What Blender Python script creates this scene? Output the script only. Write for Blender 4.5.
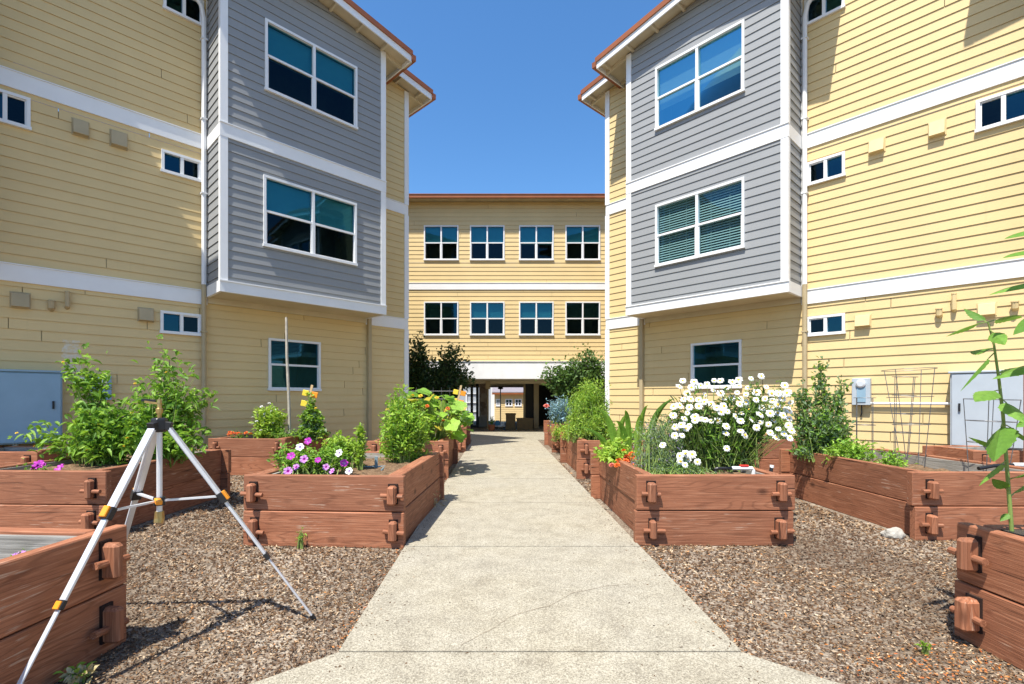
import bpy, bmesh, math, random
import numpy as np
from mathutils import Vector, Matrix
R = math.radians
random.seed(7); RNG = np.random.default_rng(11)
for o in list(bpy.data.objects): bpy.data.objects.remove(o)
SC = bpy.context.scene; COL = SC.collection

# ------------------------------------------------------------------ camera, sky, sun, exposure
CAMH = 1.35; FPX = 490.0; VX = 498.0; VY = 399.0
cam = bpy.data.cameras.new('camera'); cam.sensor_width = 36; cam.lens = FPX/1024*36
cam.shift_x = 14/1024; cam.shift_y = 57/1024; cam.clip_end = 2000; cam.clip_start = .05
co = bpy.data.objects.new('camera', cam); COL.objects.link(co)
co.location = (0, 0, CAMH); co.rotation_euler = (R(90), 0, 0); SC.camera = co

SUN_EL = 63.5; SDX, SDY = -.5617, -.8275
w = bpy.data.worlds.new('World'); SC.world = w; w.use_nodes = True
nt = w.node_tree; nt.nodes.clear()
sky = nt.nodes.new('ShaderNodeTexSky'); sky.sky_type = 'NISHITA'; sky.sun_disc = False
sky.sun_elevation = R(SUN_EL); sky.sun_rotation = math.atan2(SDX, SDY)
sky.air_density = 1.0; sky.dust_density = .8; sky.ozone_density = 2.0; sky.altitude = 50
bg = nt.nodes.new('ShaderNodeBackground'); bg.inputs[1].default_value = .112
hs = nt.nodes.new('ShaderNodeHueSaturation'); hs.inputs['Saturation'].default_value = 1.27; hs.inputs['Hue'].default_value = .5; hs.inputs['Value'].default_value = 1.30
wo = nt.nodes.new('ShaderNodeOutputWorld')
nt.links.new(sky.outputs[0], hs.inputs['Color']); nt.links.new(hs.outputs[0], bg.inputs[0]); nt.links.new(bg.outputs[0], wo.inputs[0])
sl = bpy.data.lights.new('sun', 'SUN'); sl.energy = 5.0; sl.angle = R(.5); sl.color = (1, .95, .86)
so = bpy.data.objects.new('sun', sl); COL.objects.link(so)
sdir = Vector((SDX*math.cos(R(SUN_EL)), SDY*math.cos(R(SUN_EL)), math.sin(R(SUN_EL))))
so.rotation_euler = sdir.to_track_quat('Z', 'Y').to_euler(); so.location = (-5, -8, 20)
SC.view_settings.view_transform = 'Standard'; SC.view_settings.look = 'None'
SC.view_settings.exposure = 0.70; SC.view_settings.gamma = 1
SC.render.engine = 'CYCLES'
SC.cycles.max_bounces = 8; SC.cycles.transparent_max_bounces = 12

# ------------------------------------------------------------------ materials
class NT:
    def __init__(s, name):
        s.m = bpy.data.materials.new(name); s.m.use_nodes = True; s.t = s.m.node_tree; s.t.nodes.clear()
        s.out = s.n('ShaderNodeOutputMaterial')
    def n(s, typ, **kw):
        x = s.t.nodes.new(typ)
        for k, v in kw.items(): setattr(x, k, v)
        return x
    def l(s, a, b): s.t.links.new(a, b)
    def coords(s, kind='Object', scale=(1,1,1), rand=False):
        tc = s.n('ShaderNodeTexCoord'); mp = s.n('ShaderNodeMapping'); mp.inputs['Scale'].default_value = scale
        s.l(tc.outputs[kind], mp.inputs[0])
        if rand:
            oi = s.n('ShaderNodeObjectInfo'); mu = s.n('ShaderNodeMath', operation='MULTIPLY'); mu.inputs[1].default_value = 37
            s.l(oi.outputs['Random'], mu.inputs[0]); s.l(mu.outputs[0], mp.inputs['Location'])
        return mp.outputs[0]
    def noise(s, vec, scale, detail=4, rough=.55):
        x = s.n('ShaderNodeTexNoise'); x.inputs['Scale'].default_value = scale; x.inputs['Detail'].default_value = detail
        x.inputs['Roughness'].default_value = rough; s.l(vec, x.inputs['Vector']); return x.outputs[0]
    def ramp(s, fac, stops):
        x = s.n('ShaderNodeValToRGB'); e = x.color_ramp.elements
        while len(e) < len(stops): e.new(.5)
        for el, (p, c) in zip(e, stops): el.position = p; el.color = (*c, 1) if len(c) == 3 else c
        s.l(fac, x.inputs[0]); return x.outputs[0]
    def mix(s, fac, a, b, mode='MIX'):
        x = s.n('ShaderNodeMixRGB', blend_type=mode)
        for i, v in zip((0, 1, 2), (fac, a, b)):
            if isinstance(v, (int, float)): x.inputs[i].default_value = v
            elif isinstance(v, tuple): x.inputs[i].default_value = (*v, 1)
            else: s.l(v, x.inputs[i])
        return x.outputs[0]
    def math(s, op, a, b=None):
        x = s.n('ShaderNodeMath', operation=op)
        for i, v in enumerate((a, b)):
            if v is None: continue
            if isinstance(v, (int, float)): x.inputs[i].default_value = v
            else: s.l(v, x.inputs[i])
        return x.outputs[0]
    def princ(s, col, rough=.6, metal=0, spec=.5, bump=None, bstr=.3, bdist=.01):
        p = s.n('ShaderNodeBsdfPrincipled')
        if isinstance(col, tuple): p.inputs['Base Color'].default_value = (*col, 1)
        else: s.l(col, p.inputs['Base Color'])
        if isinstance(rough, (int, float)): p.inputs['Roughness'].default_value = rough
        else: s.l(rough, p.inputs['Roughness'])
        p.inputs['Metallic'].default_value = metal; p.inputs['Specular IOR Level'].default_value = spec
        if bump is not None:
            b = s.n('ShaderNodeBump'); b.inputs['Strength'].default_value = bstr; b.inputs['Distance'].default_value = bdist
            s.l(bump, b.inputs['Height']); s.l(b.outputs[0], p.inputs['Normal'])
        s.l(p.outputs[0], s.out.inputs[0]); s.p = p; return p
M = {}
def simple(name, col, rough=.6, metal=0, var=.08, nscale=6, spec=.4, bstr=0):
    t = NT(name); v = t.coords('Object', (1,1,1)); n = t.noise(v, nscale, 5)
    c2 = tuple(max(0, c*(1-var*2)) for c in col)
    c = t.ramp(n, [(.3, c2), (.7, col)])
    t.princ(c, rough, metal, spec, n if bstr else None, bstr); M[name] = t.m; return t.m

def siding_mat(name, col, stain=None):
    t = NT(name); v = t.coords('Object', (1, 1, 1))
    n1 = t.noise(v, 1.3, 5); c = t.ramp(n1, [(.3, tuple(x*.9 for x in col)), (.7, col)])
    ge = t.n('ShaderNodeNewGeometry'); c = t.mix(t.math('MULTIPLY', ge.outputs['Random Per Island'], .5), c, tuple(x*.86 for x in col))
    v2 = t.coords('Object', (1, 1, 22)); n2 = t.noise(v2, 9, 3)
    c = t.mix(t.ramp(n2, [(.45, (0,0,0)), (.75, (.16,.16,.16))]), c, tuple(x*.7 for x in col))
    # thin grime runs
    v3 = t.coords('Object', (9, 9, .5)); n3 = t.noise(v3, 1.4, 6, .7)
    c = t.mix(t.ramp(n3, [(.58, (0,0,0)), (.8, (.22,.22,.22))]), c, tuple(x*.62 for x in col))
    if stain:
        (px, py), hw, z0, z1 = stain
        g = t.n('ShaderNodeNewGeometry'); sp = t.n('ShaderNodeSeparateXYZ'); t.l(g.outputs['Position'], sp.inputs[0])
        nn = t.noise(g.outputs['Position'], 9, 5, .7)
        dx = t.math('ABSOLUTE', t.math('SUBTRACT', sp.outputs[0], px))
        dx = t.math('ADD', dx, t.math('MULTIPLY', t.math('SUBTRACT', nn, .5), .22))
        a = t.math('LESS_THAN', dx, hw)
        a = t.math('MULTIPLY', a, t.math('GREATER_THAN', sp.outputs[2], z0))
        a = t.math('MULTIPLY', a, t.math('LESS_THAN', sp.outputs[2], z1))
        a = t.math('MULTIPLY', a, t.ramp(t.noise(g.outputs['Position'], 26, 4), [(.35, (.1,.1,.1)), (.65, (.75,.75,.75))]))
        c = t.mix(a, c, (.66, .64, .56))
    t.princ(c, .62, 0, .3, n2, .12, .004); M[name] = t.m
siding_mat('yellow_siding', (.715, .54, .265))
siding_mat('yellow_siding_stained', (.715, .54, .265), ((-6.90, 0), .07, 1.6, 2.3))
siding_mat('grey_siding', (.295, .303, .305))
simple('white_trim', (.80, .80, .79), .5, var=.03, nscale=3)
simple('window_frame', (.78, .78, .77), .4, var=.02)
simple('vent_yellow', (.68, .53, .27), .6, var=.05)
simple('slot_shade', (.02, .008, .005), .9, var=.1)  # near-black for the shade inside the tenon slots
simple('cream_soffit', (.62, .54, .38), .7, var=.08, nscale=2)
simple('tan_paint', (.45, .36, .21), .6, var=.08, nscale=3)
simple('rust_metal', (.33, .105, .035), .45, .1, var=.12, nscale=3)
simple('white_vinyl_panel', (.84, .84, .83), .6, var=.06, nscale=4)
simple('concrete_base', (.42, .40, .36), .85, var=.1, nscale=6)
simple('passage_gloom', (.035, .035, .035), .9, var=.1)  # unlit passage interior put into the colour
simple('room_paint', (.24, .22, .18), .9, var=.1)
simple('roller_shade', (.62, .66, .58), .8, var=.03)
simple('blind_slat', (.60, .60, .56), .6, var=.02)
simple('aluminium', (.74, .75, .77), .35, .35, var=.05, nscale=14)
simple('black_plastic', (.02, .02, .022), .4, var=.1)
simple('orange_plastic', (.85, .30, .02), .4, var=.05)
simple('brass', (.50, .34, .13), .35, .8, var=.15, nscale=30)
simple('cabinet_grey', (.44, .49, .53), .45, var=.05, nscale=4)
simple('cabinet_blue', (.26, .40, .50), .5, var=.05, nscale=4)
simple('pipe_white', (.78, .78, .75), .4, var=.04)
simple('red_valve', (.62, .04, .03), .35, var=.05)
simple('galvanised_wire', (.20, .20, .20), .5, .5, var=.15, nscale=30)
simple('bamboo', (.52, .47, .38), .7, var=.2, nscale=12)
simple('bare_wood', (.66, .47, .25), .7, var=.15, nscale=12)
simple('rock', (.47, .44, .38), .9, var=.18, nscale=14, bstr=.6)
simple('dark_post', (.02, .02, .02), .5, var=.1)
simple('terracotta', (.50, .17, .07), .7, var=.1)
simple('box_brown', (.17, .12, .055), .8, var=.1, nscale=5)
simple('petal_white', (.74, .74, .70), .6, var=.03, nscale=40)
simple('daisy_disc', (.85, .55, .03), .7, var=.15, nscale=80)
simple('petal_yellow', (.85, .62, .05), .6, var=.05)
simple('petal_orange', (.85, .18, .03), .6, var=.15, nscale=40)
simple('petal_coral', (.85, .24, .18), .6, var=.2, nscale=30)
simple('petal_magenta', (.50, .035, .42), .6, var=.2, nscale=40)
simple('petal_violet', (.55, .25, .60), .6, var=.15, nscale=40)
simple('petal_lilac', (.55, .42, .68), .6, var=.2, nscale=40)
simple('bark', (.14, .10, .07), .9, var=.2, nscale=20)
simple('green_stem', (.22, .30, .07), .6, var=.15, nscale=20)
simple('grey_tag', (.22, .30, .33), .5)
simple('roof_shingle', (.26, .23, .25), .85, var=.1, nscale=8)
simple('far_grey', (.40, .43, .46), .7)
simple('blue_plastic', (.05, .25, .45), .4)

def stone_mat():
    t = NT('stone_veneer'); v = t.coords('Object'); vo = t.n('ShaderNodeTexVoronoi'); vo.inputs['Scale'].default_value = 5; t.l(v, vo.inputs[0])
    c = t.ramp(vo.outputs['Color'], [(.2, (.2,.15,.12)), (.5, (.36,.28,.22)), (.8, (.45,.40,.36))]); t.princ(c, .9, bump=vo.outputs['Distance'], bstr=.6, bdist=.03); M['stone_veneer'] = t.m
stone_mat()

def wood_mat(name, axis, c1, c2, c3, worn=.5):
    t = NT(name); sc = [16, 16, 16]; sc[axis] = 1.1
    v = t.coords('Object', tuple(sc), True); n = t.noise(v, 1.6, 8, .65)
    n.node.inputs['Distortion'].default_value = .9
    c = t.ramp(n, [(.24, c1), (.42, c2), (.60, c2), (.76, c3)])
    v2 = t.coords('Object', (1,1,1), True); n2 = t.noise(v2, 3.2, 6)
    c = t.mix(t.ramp(n2, [(.35, (.4,.4,.4)), (.58, (0,0,0))]), c, c1)
    oi = t.n('ShaderNodeObjectInfo'); c = t.mix(t.math('MULTIPLY', oi.outputs['Random'], .6), c, (c2[0]*.55, c2[1]*.58, c2[2]*.62))
    # knots
    vs = [3.2, 3.2, 3.2]; vs[axis] = 2.0
    v3 = t.coords('Object', tuple(vs), True); vo = t.n('ShaderNodeTexVoronoi'); vo.inputs['Scale'].default_value = 1.0; t.l(v3, vo.inputs[0])
    c = t.mix(t.ramp(vo.outputs['Distance'], [(.05, (.9,.9,.9)), (.14, (0,0,0))]), c, tuple(x*.35 for x in c1))
    # flaked bare streaks
    sc3 = [60, 60, 60]; sc3[axis] = 5
    v4 = t.coords('Object', tuple(sc3), True); n4 = t.noise(v4, 1.0, 4, .5); n5 = t.noise(v2, 1.9, 3)
    mk = t.math('MULTIPLY', t.ramp(n4, [(.62, (0,0,0)), (.68, (1,1,1))]), t.ramp(n5, [(.50, (0,0,0)), (.60, (worn,)*3)]))
    c = t.mix(mk, c, (.62, .46, .34))
    # growth ring lines: contours of a smooth stretched field
    sg = [5, 5, 5]; sg[axis] = .55
    vg = t.coords('Object', tuple(sg), True); ng = t.noise(vg, 1.0, 1.5, .4)
    ln = t.math('SINE', t.math('MULTIPLY', ng, 150)); k6 = t.ramp(ln, [(.55, (0,0,0)), (.98, (.42,)*3)])
    c = t.mix(k6, c, tuple(x*.6 for x in c1))
    sc4 = [110, 110, 110]; sc4[axis] = 3
    v5 = t.coords('Object', tuple(sc4), True); n6 = t.noise(v5, 1.0, 5, .6)
    c = t.mix(t.ramp(n6, [(.52, (0,0,0)), (.70, (.45,)*3)]), c, tuple(x*.5 for x in c1))
    c = t.mix(t.ramp(n6, [(.30, (.35,)*3), (.45, (0,0,0))]), c, tuple(min(1, x*1.5) for x in c3))
    # checks: a few thin dark splits
    sc5 = [34, 34, 34]; sc5[axis] = .9
    n8 = t.noise(t.coords('Object', tuple(sc5), True), 1.0, 2, .5)
    c = t.mix(t.ramp(n8, [(.695, (0,0,0)), (.715, (.85,)*3)]), c, (.04, .015, .008))
    t.princ(c, .72, 0, .3, n6, .5, .006); M[name] = t.m
reds = ((.215, .075, .036), (.375, .148, .075), (.47, .25, .15))
greys = ((.22, .20, .165), (.38, .355, .31), (.50, .47, .42))
for i, a in enumerate('xyz'): wood_mat('red_wood_'+a, i, *reds)
for i, a in enumerate('xy'): wood_mat('grey_wood_'+a, i, *greys, worn=0)

def leaf_mat(name, c1, c2, c3, trans=.35, rough=.5):
    t = NT(name); g = t.n('ShaderNodeNewGeometry')
    c = t.ramp(g.outputs['Random Per Island'], [(0, c1), (.5, c2), (1, c3)])
    nv = t.noise(t.coords('Object'), 38, 4, .7); c = t.mix(t.ramp(nv, [(.35,(.45,.45,.45)), (.6,(0,0,0))]), c, tuple(x*.55 for x in c1))
    p = t.princ(c, rough, 0, .35, nv, .5, .01)
    tr = t.n('ShaderNodeBsdfTranslucent'); cc = t.mix(.35, c, (c3[0]*1.5, c3[1]*1.5, c3[2]*.5)); t.l(cc, tr.inputs[0])
    mx = t.n('ShaderNodeMixShader'); mx.inputs[0].default_value = trans
    t.l(p.outputs[0], mx.inputs[1]); t.l(tr.outputs[0], mx.inputs[2]); t.l(mx.outputs[0], t.out.inputs[0]); M[name] = t.m
leaf_mat('leaf_mid', (.08,.19,.022), (.17,.35,.04), (.32,.52,.08))
leaf_mat('leaf_bright', (.14,.30,.03), (.27,.48,.05), (.42,.62,.10))
leaf_mat('leaf_feather', (.20,.36,.03), (.34,.52,.06), (.52,.66,.12))
leaf_mat('leaf_dark', (.02,.05,.015), (.045,.10,.028), (.12,.17,.05), .25)
leaf_mat('leaf_grey', (.10,.18,.08), (.19,.29,.14), (.32,.42,.24))
leaf_mat('leaf_blue', (.12,.24,.28), (.22,.38,.46), (.38,.55,.64), .15)
leaf_mat('leaf_tree', (.04,.10,.025), (.10,.20,.05), (.20,.32,.10))
leaf_mat('leaf_yellowed', (.40,.34,.04), (.55,.45,.05), (.30,.42,.06))
leaf_mat('leaf_purple', (.26,.20,.36), (.36,.28,.48), (.48,.40,.58))
leaf_mat('leaf_sun', (.10,.23,.03), (.15,.31,.04), (.21,.39,.06))
leaf_mat('leaf_dry', (.38,.30,.14), (.52,.43,.22), (.62,.54,.32), .1)
leaf_mat('leaf_debris', (.45,.10,.02), (.62,.22,.04), (.42,.22,.08), .05)

def glass_mat(name, refl, tint, base_f):
    t = NT(name); gl = t.n('ShaderNodeBsdfGlossy'); gl.inputs['Roughness'].default_value = .015; gl.inputs[0].default_value = (*refl, 1)
    v = t.coords('Object'); n = t.noise(v, 1.3, 2)
    b = t.n('ShaderNodeBump'); b.inputs['Strength'].default_value = .08; b.inputs['Distance'].default_value = .02; t.l(n, b.inputs['Height']); t.l(b.outputs[0], gl.inputs['Normal'])
    tr = t.n('ShaderNodeBsdfTransparent'); tr.inputs[0].default_value = (*tint, 1)
    fr = t.n('ShaderNodeFresnel'); fr.inputs[0].default_value = 1.6
    f = t.math('ADD', t.math('MULTIPLY', fr.outputs[0], .7), base_f)
    mx = t.n('ShaderNodeMixShader'); t.l(f, mx.inputs[0]); t.l(tr.outputs[0], mx.inputs[1]); t.l(gl.outputs[0], mx.inputs[2]); t.l(mx.outputs[0], t.out.inputs[0]); M[name] = t.m
glass_mat('window_glass', (.10, .40, .60), (.22, .56, .66), .08)
glass_mat('clear_glass', (.12, .42, .56), (.50, .68, .70), .04)
glass_mat('screened_glass', (.14, .28, .38), (.16, .27, .29), .02)

def ground_mat():
    t = NT('bark_gravel'); v = t.coords('Object')
    vo = t.n('ShaderNodeTexVoronoi'); vo.inputs['Scale'].default_value = 48; t.l(v, vo.inputs[0])
    c = t.ramp(vo.outputs['Color'], [(.1,(.10,.075,.055)), (.4,(.24,.18,.13)), (.65,(.33,.27,.20)), (.85,(.44,.38,.30))])
    n = t.noise(v, .9, 5); c = t.mix(t.ramp(n, [(.45,(.55,.55,.55)), (.62,(0,0,0))]), c, (.13,.095,.065))
    t.princ(c, .95, 0, .2, vo.outputs['Distance'], .9, .02); M['bark_gravel'] = t.m
    t = NT('chips'); g = t.n('ShaderNodeNewGeometry')
    c = t.ramp(g.outputs['Random Per Island'], [(0,(.025,.016,.010)), (.24,(.08,.046,.025)), (.47,(.155,.082,.038)), (.66,(.12,.07,.04)), (.84,(.27,.165,.082)), (.97,(.58,.45,.30)), (1,(.5,.22,.07))])
    v = t.coords('Object'); n = t.noise(v, .8, 5); c = t.mix(t.ramp(n, [(.36,(.7,.7,.7)), (.52,(0,0,0))]), c, (.09,.055,.035))
    t.princ(c, .9, 0, .25); M['chips'] = t.m
    t = NT('soil'); v = t.coords('Object'); n = t.noise(v, 26, 8, .7)
    c = t.ramp(n, [(.35,(.10,.06,.035)), (.6,(.26,.17,.10)), (.72,(.42,.33,.22))]); t.princ(c, 1, 0, .1, n, 1, .03); M['soil'] = t.m
ground_mat()
def concrete_mat(name, k=1.0):
    t = NT(name); v = t.coords('Object')
    n0 = t.noise(v, .55, 6, .65); n1 = t.noise(v, 5, 8, .7); n2 = t.noise(v, 62, 4, .85)
    c = t.ramp(n1, [(.32,(.235*k,.205*k,.148*k)), (.50,(.335*k,.302*k,.224*k)), (.68,(.405*k,.368*k,.284*k))])
    c = t.mix(t.ramp(n0, [(.38,(.4,.4,.4)), (.60,(0,0,0))]), c, (.30*k,.285*k,.245*k))
    c = t.mix(t.ramp(n2, [(.32,(.85,.85,.85)), (.45,(0,0,0))]), c, (.19,.16,.12))
    c = t.mix(t.ramp(n2, [(.56,(0,0,0)), (.70,(.7,.7,.7))]), c, (.62,.58,.47))
    n7 = t.noise(v, 120, 2, .9); c = t.mix(t.ramp(n7, [(.38,(.7,.7,.7)), (.50,(0,0,0))]), c, (.12,.10,.07)); c = t.mix(t.ramp(n7, [(.52,(0,0,0)), (.66,(.45,.45,.45))]), c, (.62,.56,.43))
    vo = t.n('ShaderNodeTexVoronoi'); vo.inputs['Scale'].default_value = 17; t.l(v, vo.inputs[0])
    n3 = t.noise(v, 1.7, 3)
    sp = t.math('MULTIPLY', t.math('LESS_THAN', vo.outputs['Distance'], .13), t.ramp(n3, [(.5,(0,0,0)), (.62,(.8,.8,.8))]))
    c = t.mix(sp, c, (.13,.11,.08))
    t.princ(c, .9, 0, .25, n2, .35, .004); M[name] = t.m
concrete_mat('path_concrete'); concrete_mat('patio_concrete', .9)

# ------------------------------------------------------------------ mesh builder
class MB:
    def __init__(s): s.v = []; s.f = []; s.mi = []; s.cur = 0
    def poly(s, pts):
        i = len(s.v); s.v += [tuple(p) for p in pts]; s.f.append(tuple(range(i, i+len(pts)))); s.mi.append(s.cur); return s
    def hexa(s, p):          # 8 corners: bottom ring 0-3, top ring 4-7
        i = len(s.v); s.v += [tuple(q) for q in p]
        for f in ((0,3,2,1),(4,5,6,7),(0,1,5,4),(1,2,6,5),(2,3,7,6),(3,0,4,7)):
            s.f.append(tuple(i+k for k in f)); s.mi.append(s.cur)
        return s
    def box(s, x0, x1, y0, y1, z0, z1, F=None):
        F = F or (lambda a, b, c: (a, b, c))
        return s.hexa([F(x0,y0,z0),F(x1,y0,z0),F(x1,y1,z0),F(x0,y1,z0),F(x0,y0,z1),F(x1,y0,z1),F(x1,y1,z1),F(x0,y1,z1)])
    def bar(s, a, b, wd, th, up=(0,0,1)):   # rectangular bar from a to b
        a = Vector(a); b = Vector(b); d = (b-a).normalized(); sd = d.cross(Vector(up))
        if sd.length < 1e-4: sd = d.cross(Vector((1,0,0)))
        sd.normalize(); u = sd.cross(d).normalized(); p = []
        for q in (a, b):
            for i, j in ((-1,-1),(1,-1),(1,1),(-1,1)): p.append(q + sd*wd/2*i + u*th/2*j)
        return s.hexa(p)
    def tube(s, pts, rad, n=8, cap=True):
        pts = [Vector(p) for p in pts]; rad = [rad]*len(pts) if isinstance(rad, (int, float)) else rad
        base = len(s.v); ref = None
        for i, p in enumerate(pts):
            d = (pts[min(i+1, len(pts)-1)] - pts[max(i-1, 0)]).normalized()
            if ref is None: ref = d.orthogonal().normalized()
            ref = (ref - d*ref.dot(d)); ref = ref.normalized() if ref.length > 1e-5 else d.orthogonal().normalized()
            e = d.cross(ref)
            for k in range(n):
                a = 2*math.pi*k/n; s.v.append(tuple(p + (ref*math.cos(a) + e*math.sin(a))*rad[i]))
        for i in range(len(pts)-1):
            for k in range(n):
                k2 = (k+1) % n
                s.f.append((base+i*n+k, base+i*n+k2, base+(i+1)*n+k2, base+(i+1)*n+k)); s.mi.append(s.cur)
        if cap:
            s.f.append(tuple(base+k for k in range(n))[::-1]); s.mi.append(s.cur)
            s.f.append(tuple(base+(len(pts)-1)*n+k for k in range(n))); s.mi.append(s.cur)
        return s
    def arr(s, V, Fc):       # numpy verts, faces
        i = len(s.v); s.v += [tuple(x) for x in V.tolist()]; s.f += [tuple(i+k for k in f) for f in Fc.tolist()]; s.mi += [s.cur]*len(Fc); return s
    def build(s, name, mat, parent=None, origin=None, bevel=0, smooth=False, loc=None, recalc=False):
        me = bpy.data.meshes.new(name); o0 = Vector(origin) if origin is not None else Vector((0,0,0))
        V = [(a-o0.x, b-o0.y, c-o0.z) for a, b, c in s.v] if origin is not None else s.v
        me.from_pydata(V, [], s.f)
        mats = mat if isinstance(mat, (list, tuple)) else [mat]
        for m in mats: me.materials.append(M[m])
        if len(mats) > 1: me.polygons.foreach_set('material_index', s.mi)
        if bevel or recalc:
            bm = bmesh.new(); bm.from_mesh(me)
            bmesh.ops.recalc_face_normals(bm, faces=bm.faces)
            if bevel: bmesh.ops.bevel(bm, geom=bm.edges[:], offset=bevel, segments=1, affect='EDGES')
            bm.to_mesh(me); bm.free()
        if smooth: me.polygons.foreach_set('use_smooth', [True]*len(me.polygons))
        me.update()
        o = bpy.data.objects.new(name, me); COL.objects.link(o)
        if parent is not None: o.parent = parent
        if loc is not None: o.location = loc
        return o
def tag(o, label, cat, group=None, kind=None):
    if label: o['label'] = label
    if cat: o['category'] = cat
    if group: o['group'] = group
    if kind: o['kind'] = kind
    return o
def thing(name, label, cat, loc=(0,0,0), rz=0, group=None):
    o = bpy.data.objects.new(name, None); COL.objects.link(o); o.location = loc; o.rotation_euler = (0,0,rz); o.empty_display_size = .2
    return tag(o, label, cat, group)
def struct(mb, name, mat, **k): o = mb.build(name, mat, **k); o['kind'] = 'structure'; return o
def copy_tree(o, parent=None):
    c = o.copy(); COL.objects.link(c); c.parent = parent
    for ch in list(o.children): copy_tree(ch, c)
    return c
def pix(px, py, Y): return ((px-VX)/FPX*Y, Y, CAMH+(VY-py)/FPX*Y)

# ------------------------------------------------------------------ ground, path
g = MB(); ys = [-60, 29.2, 33, 40, 400]; zs = [0, 0, -.6, -2.6, -2.6]
for i in range(4): g.poly([(-300,ys[i],zs[i]),(300,ys[i],zs[i]),(300,ys[i+1],zs[i+1]),(-300,ys[i+1],zs[i+1])])
struct(g, 'ground', 'bark_gravel')
PX0, PX1 = -.835, 1.275
jy = [2.561, 4.39, 6.264, 8.13, 9.98, 11.83, 13.68, 15.9]
p = MB(); gp = .007
for a, b in zip(jy[:-1], jy[1:]): p.box(PX0, PX1, a+gp, b-gp, -.05, .03)
# flared slab and crossing path nearest the camera
def flare(side):
    x0 = PX0 if side < 0 else PX1; pts = []
    for k in range(9):
        t = k/8; pts.append((x0 + side*1.0*t, jy[0]-gp - .6*math.sin(math.pi/2*t)))
    return pts
fl, fr = flare(-1), flare(1)
outl = [(PX0, jy[0]-gp)] + fl + [(-7, fl[-1][1]), (-7, .1), (7, .1), (7, fr[-1][1])] + fr[::-1] + [(PX1, jy[0]-gp)]
i0 = len(p.v); n = len(outl)
p.poly([(x, y, .03) for x, y in outl][::-1])
for k in range(n):
    a, b = outl[k], outl[(k+1) % n]; p.poly([(*a, -.05), (*b, -.05), (*b, .03), (*a, .03)])
struct(p, 'path', 'path_concrete')
gr = MB().box(PX0+.01, PX1-.01, 2.3, 15.9, -.05, .012); struct(gr, 'path_joint_filler', 'soil')
cr = MB()
cpts = [(-.20, 2.62), (-.1, 2.74), (0.0, 2.86), (.06, 2.95), (.2, 3.05), (.33, 3.12), (.45, 3.26), (.52, 3.34), (.66, 3.40), (.80, 3.46), (.93, 3.49)]
for a, b in zip(cpts[:-1], cpts[1:]):
    sub = [Vector((*a, .0335)), Vector((*b, .0335))]; m = (sub[0]+sub[1])/2 + Vector((random.uniform(-.012,.012), random.uniform(-.012,.012), 0))
    for q, r_ in ((sub[0], m), (m, sub[1])):
        wd = .0014; cr.poly([(q.x, q.y-wd, .0335), (r_.x, r_.y-wd, .0335), (r_.x, r_.y+wd, .0335), (q.x, q.y+wd, .0335)])
struct(cr, 'path_crack', 'soil')
pa = MB().box(-14, 14, 15.91, 29.1, -.05, .028); struct(pa, 'patio', 'patio_concrete')

# ------------------------------------------------------------------ walls
def clip(poly, fn):
    out = []
    for i in range(len(poly)):
        a, b = poly[i], poly[(i+1) % len(poly)]; fa, fb = fn(a), fn(b)
        if fa >= 0: out.append(a)
        if (fa >= 0) != (fb >= 0):
            t = fa/(fa-fb); out.append((a[0]+(b[0]-a[0])*t, a[1]+(b[1]-a[1])*t))
    return out
LAP = .162
def siding(mb, F, s0, s1, z0, z1, openings=(), clips=(), d0=0, zbase=.15, joints=.3):
    k0 = int(math.floor((z0-zbase)/LAP)); k1 = int(math.ceil((z1-zbase)/LAP))
    for k in range(k0, k1):
        ra, rb = zbase+k*LAP, zbase+(k+1)*LAP
        off = lambda z: d0 + .001 + .0142*(rb-z)/LAP
        cuts = sorted({max(ra, z0), min(rb, z1)} | {z for o in openings for z in (o[2], o[3]) if max(ra, z0) < z < min(rb, z1)})
        js = []; x = s0 + random.uniform(.5, 4.5)
        while x < s1:
            if random.random() < joints*(2.2 if ra < 3.3 else .7): js.append(x)
            x += random.choice((3.66, 3.66, 2.4, 4.2))
        for za, zb in zip(cuts[:-1], cuts[1:]):
            if zb-za < 1e-4: continue
            segs = [(s0, s1)]
            for j in js:
                segs = [q for sg in segs for q in ([(sg[0], j-.004), (j+.004, sg[1])] if sg[0]+.05 < j < sg[1]-.05 else [sg])]
            for o in openings:
                if o[2] < zb-1e-4 and o[3] > za+1e-4:
                    ns = []
                    for a, b in segs:
                        if o[1] <= a or o[0] >= b: ns.append((a, b)); continue
                        if o[0] > a: ns.append((a, o[0]))
                        if o[1] < b: ns.append((o[1], b))
                    segs = ns
            for a, b in segs:
                pl = [(a, za), (b, za), (b, zb), (a, zb)]
                for c in clips:
                    if pl: pl = clip(pl, c)
                if len(pl) >= 3:
                    mb.poly([F(s, off(z), z) for s, z in pl])
                    if abs(za-ra) < 1e-6 and len(pl) >= 4: mb.poly([F(pl[0][0], d0-.004, za+.004), F(pl[1][0], d0-.004, za+.004), F(pl[1][0], off(za), za), F(pl[0][0], off(za), za)])

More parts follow.
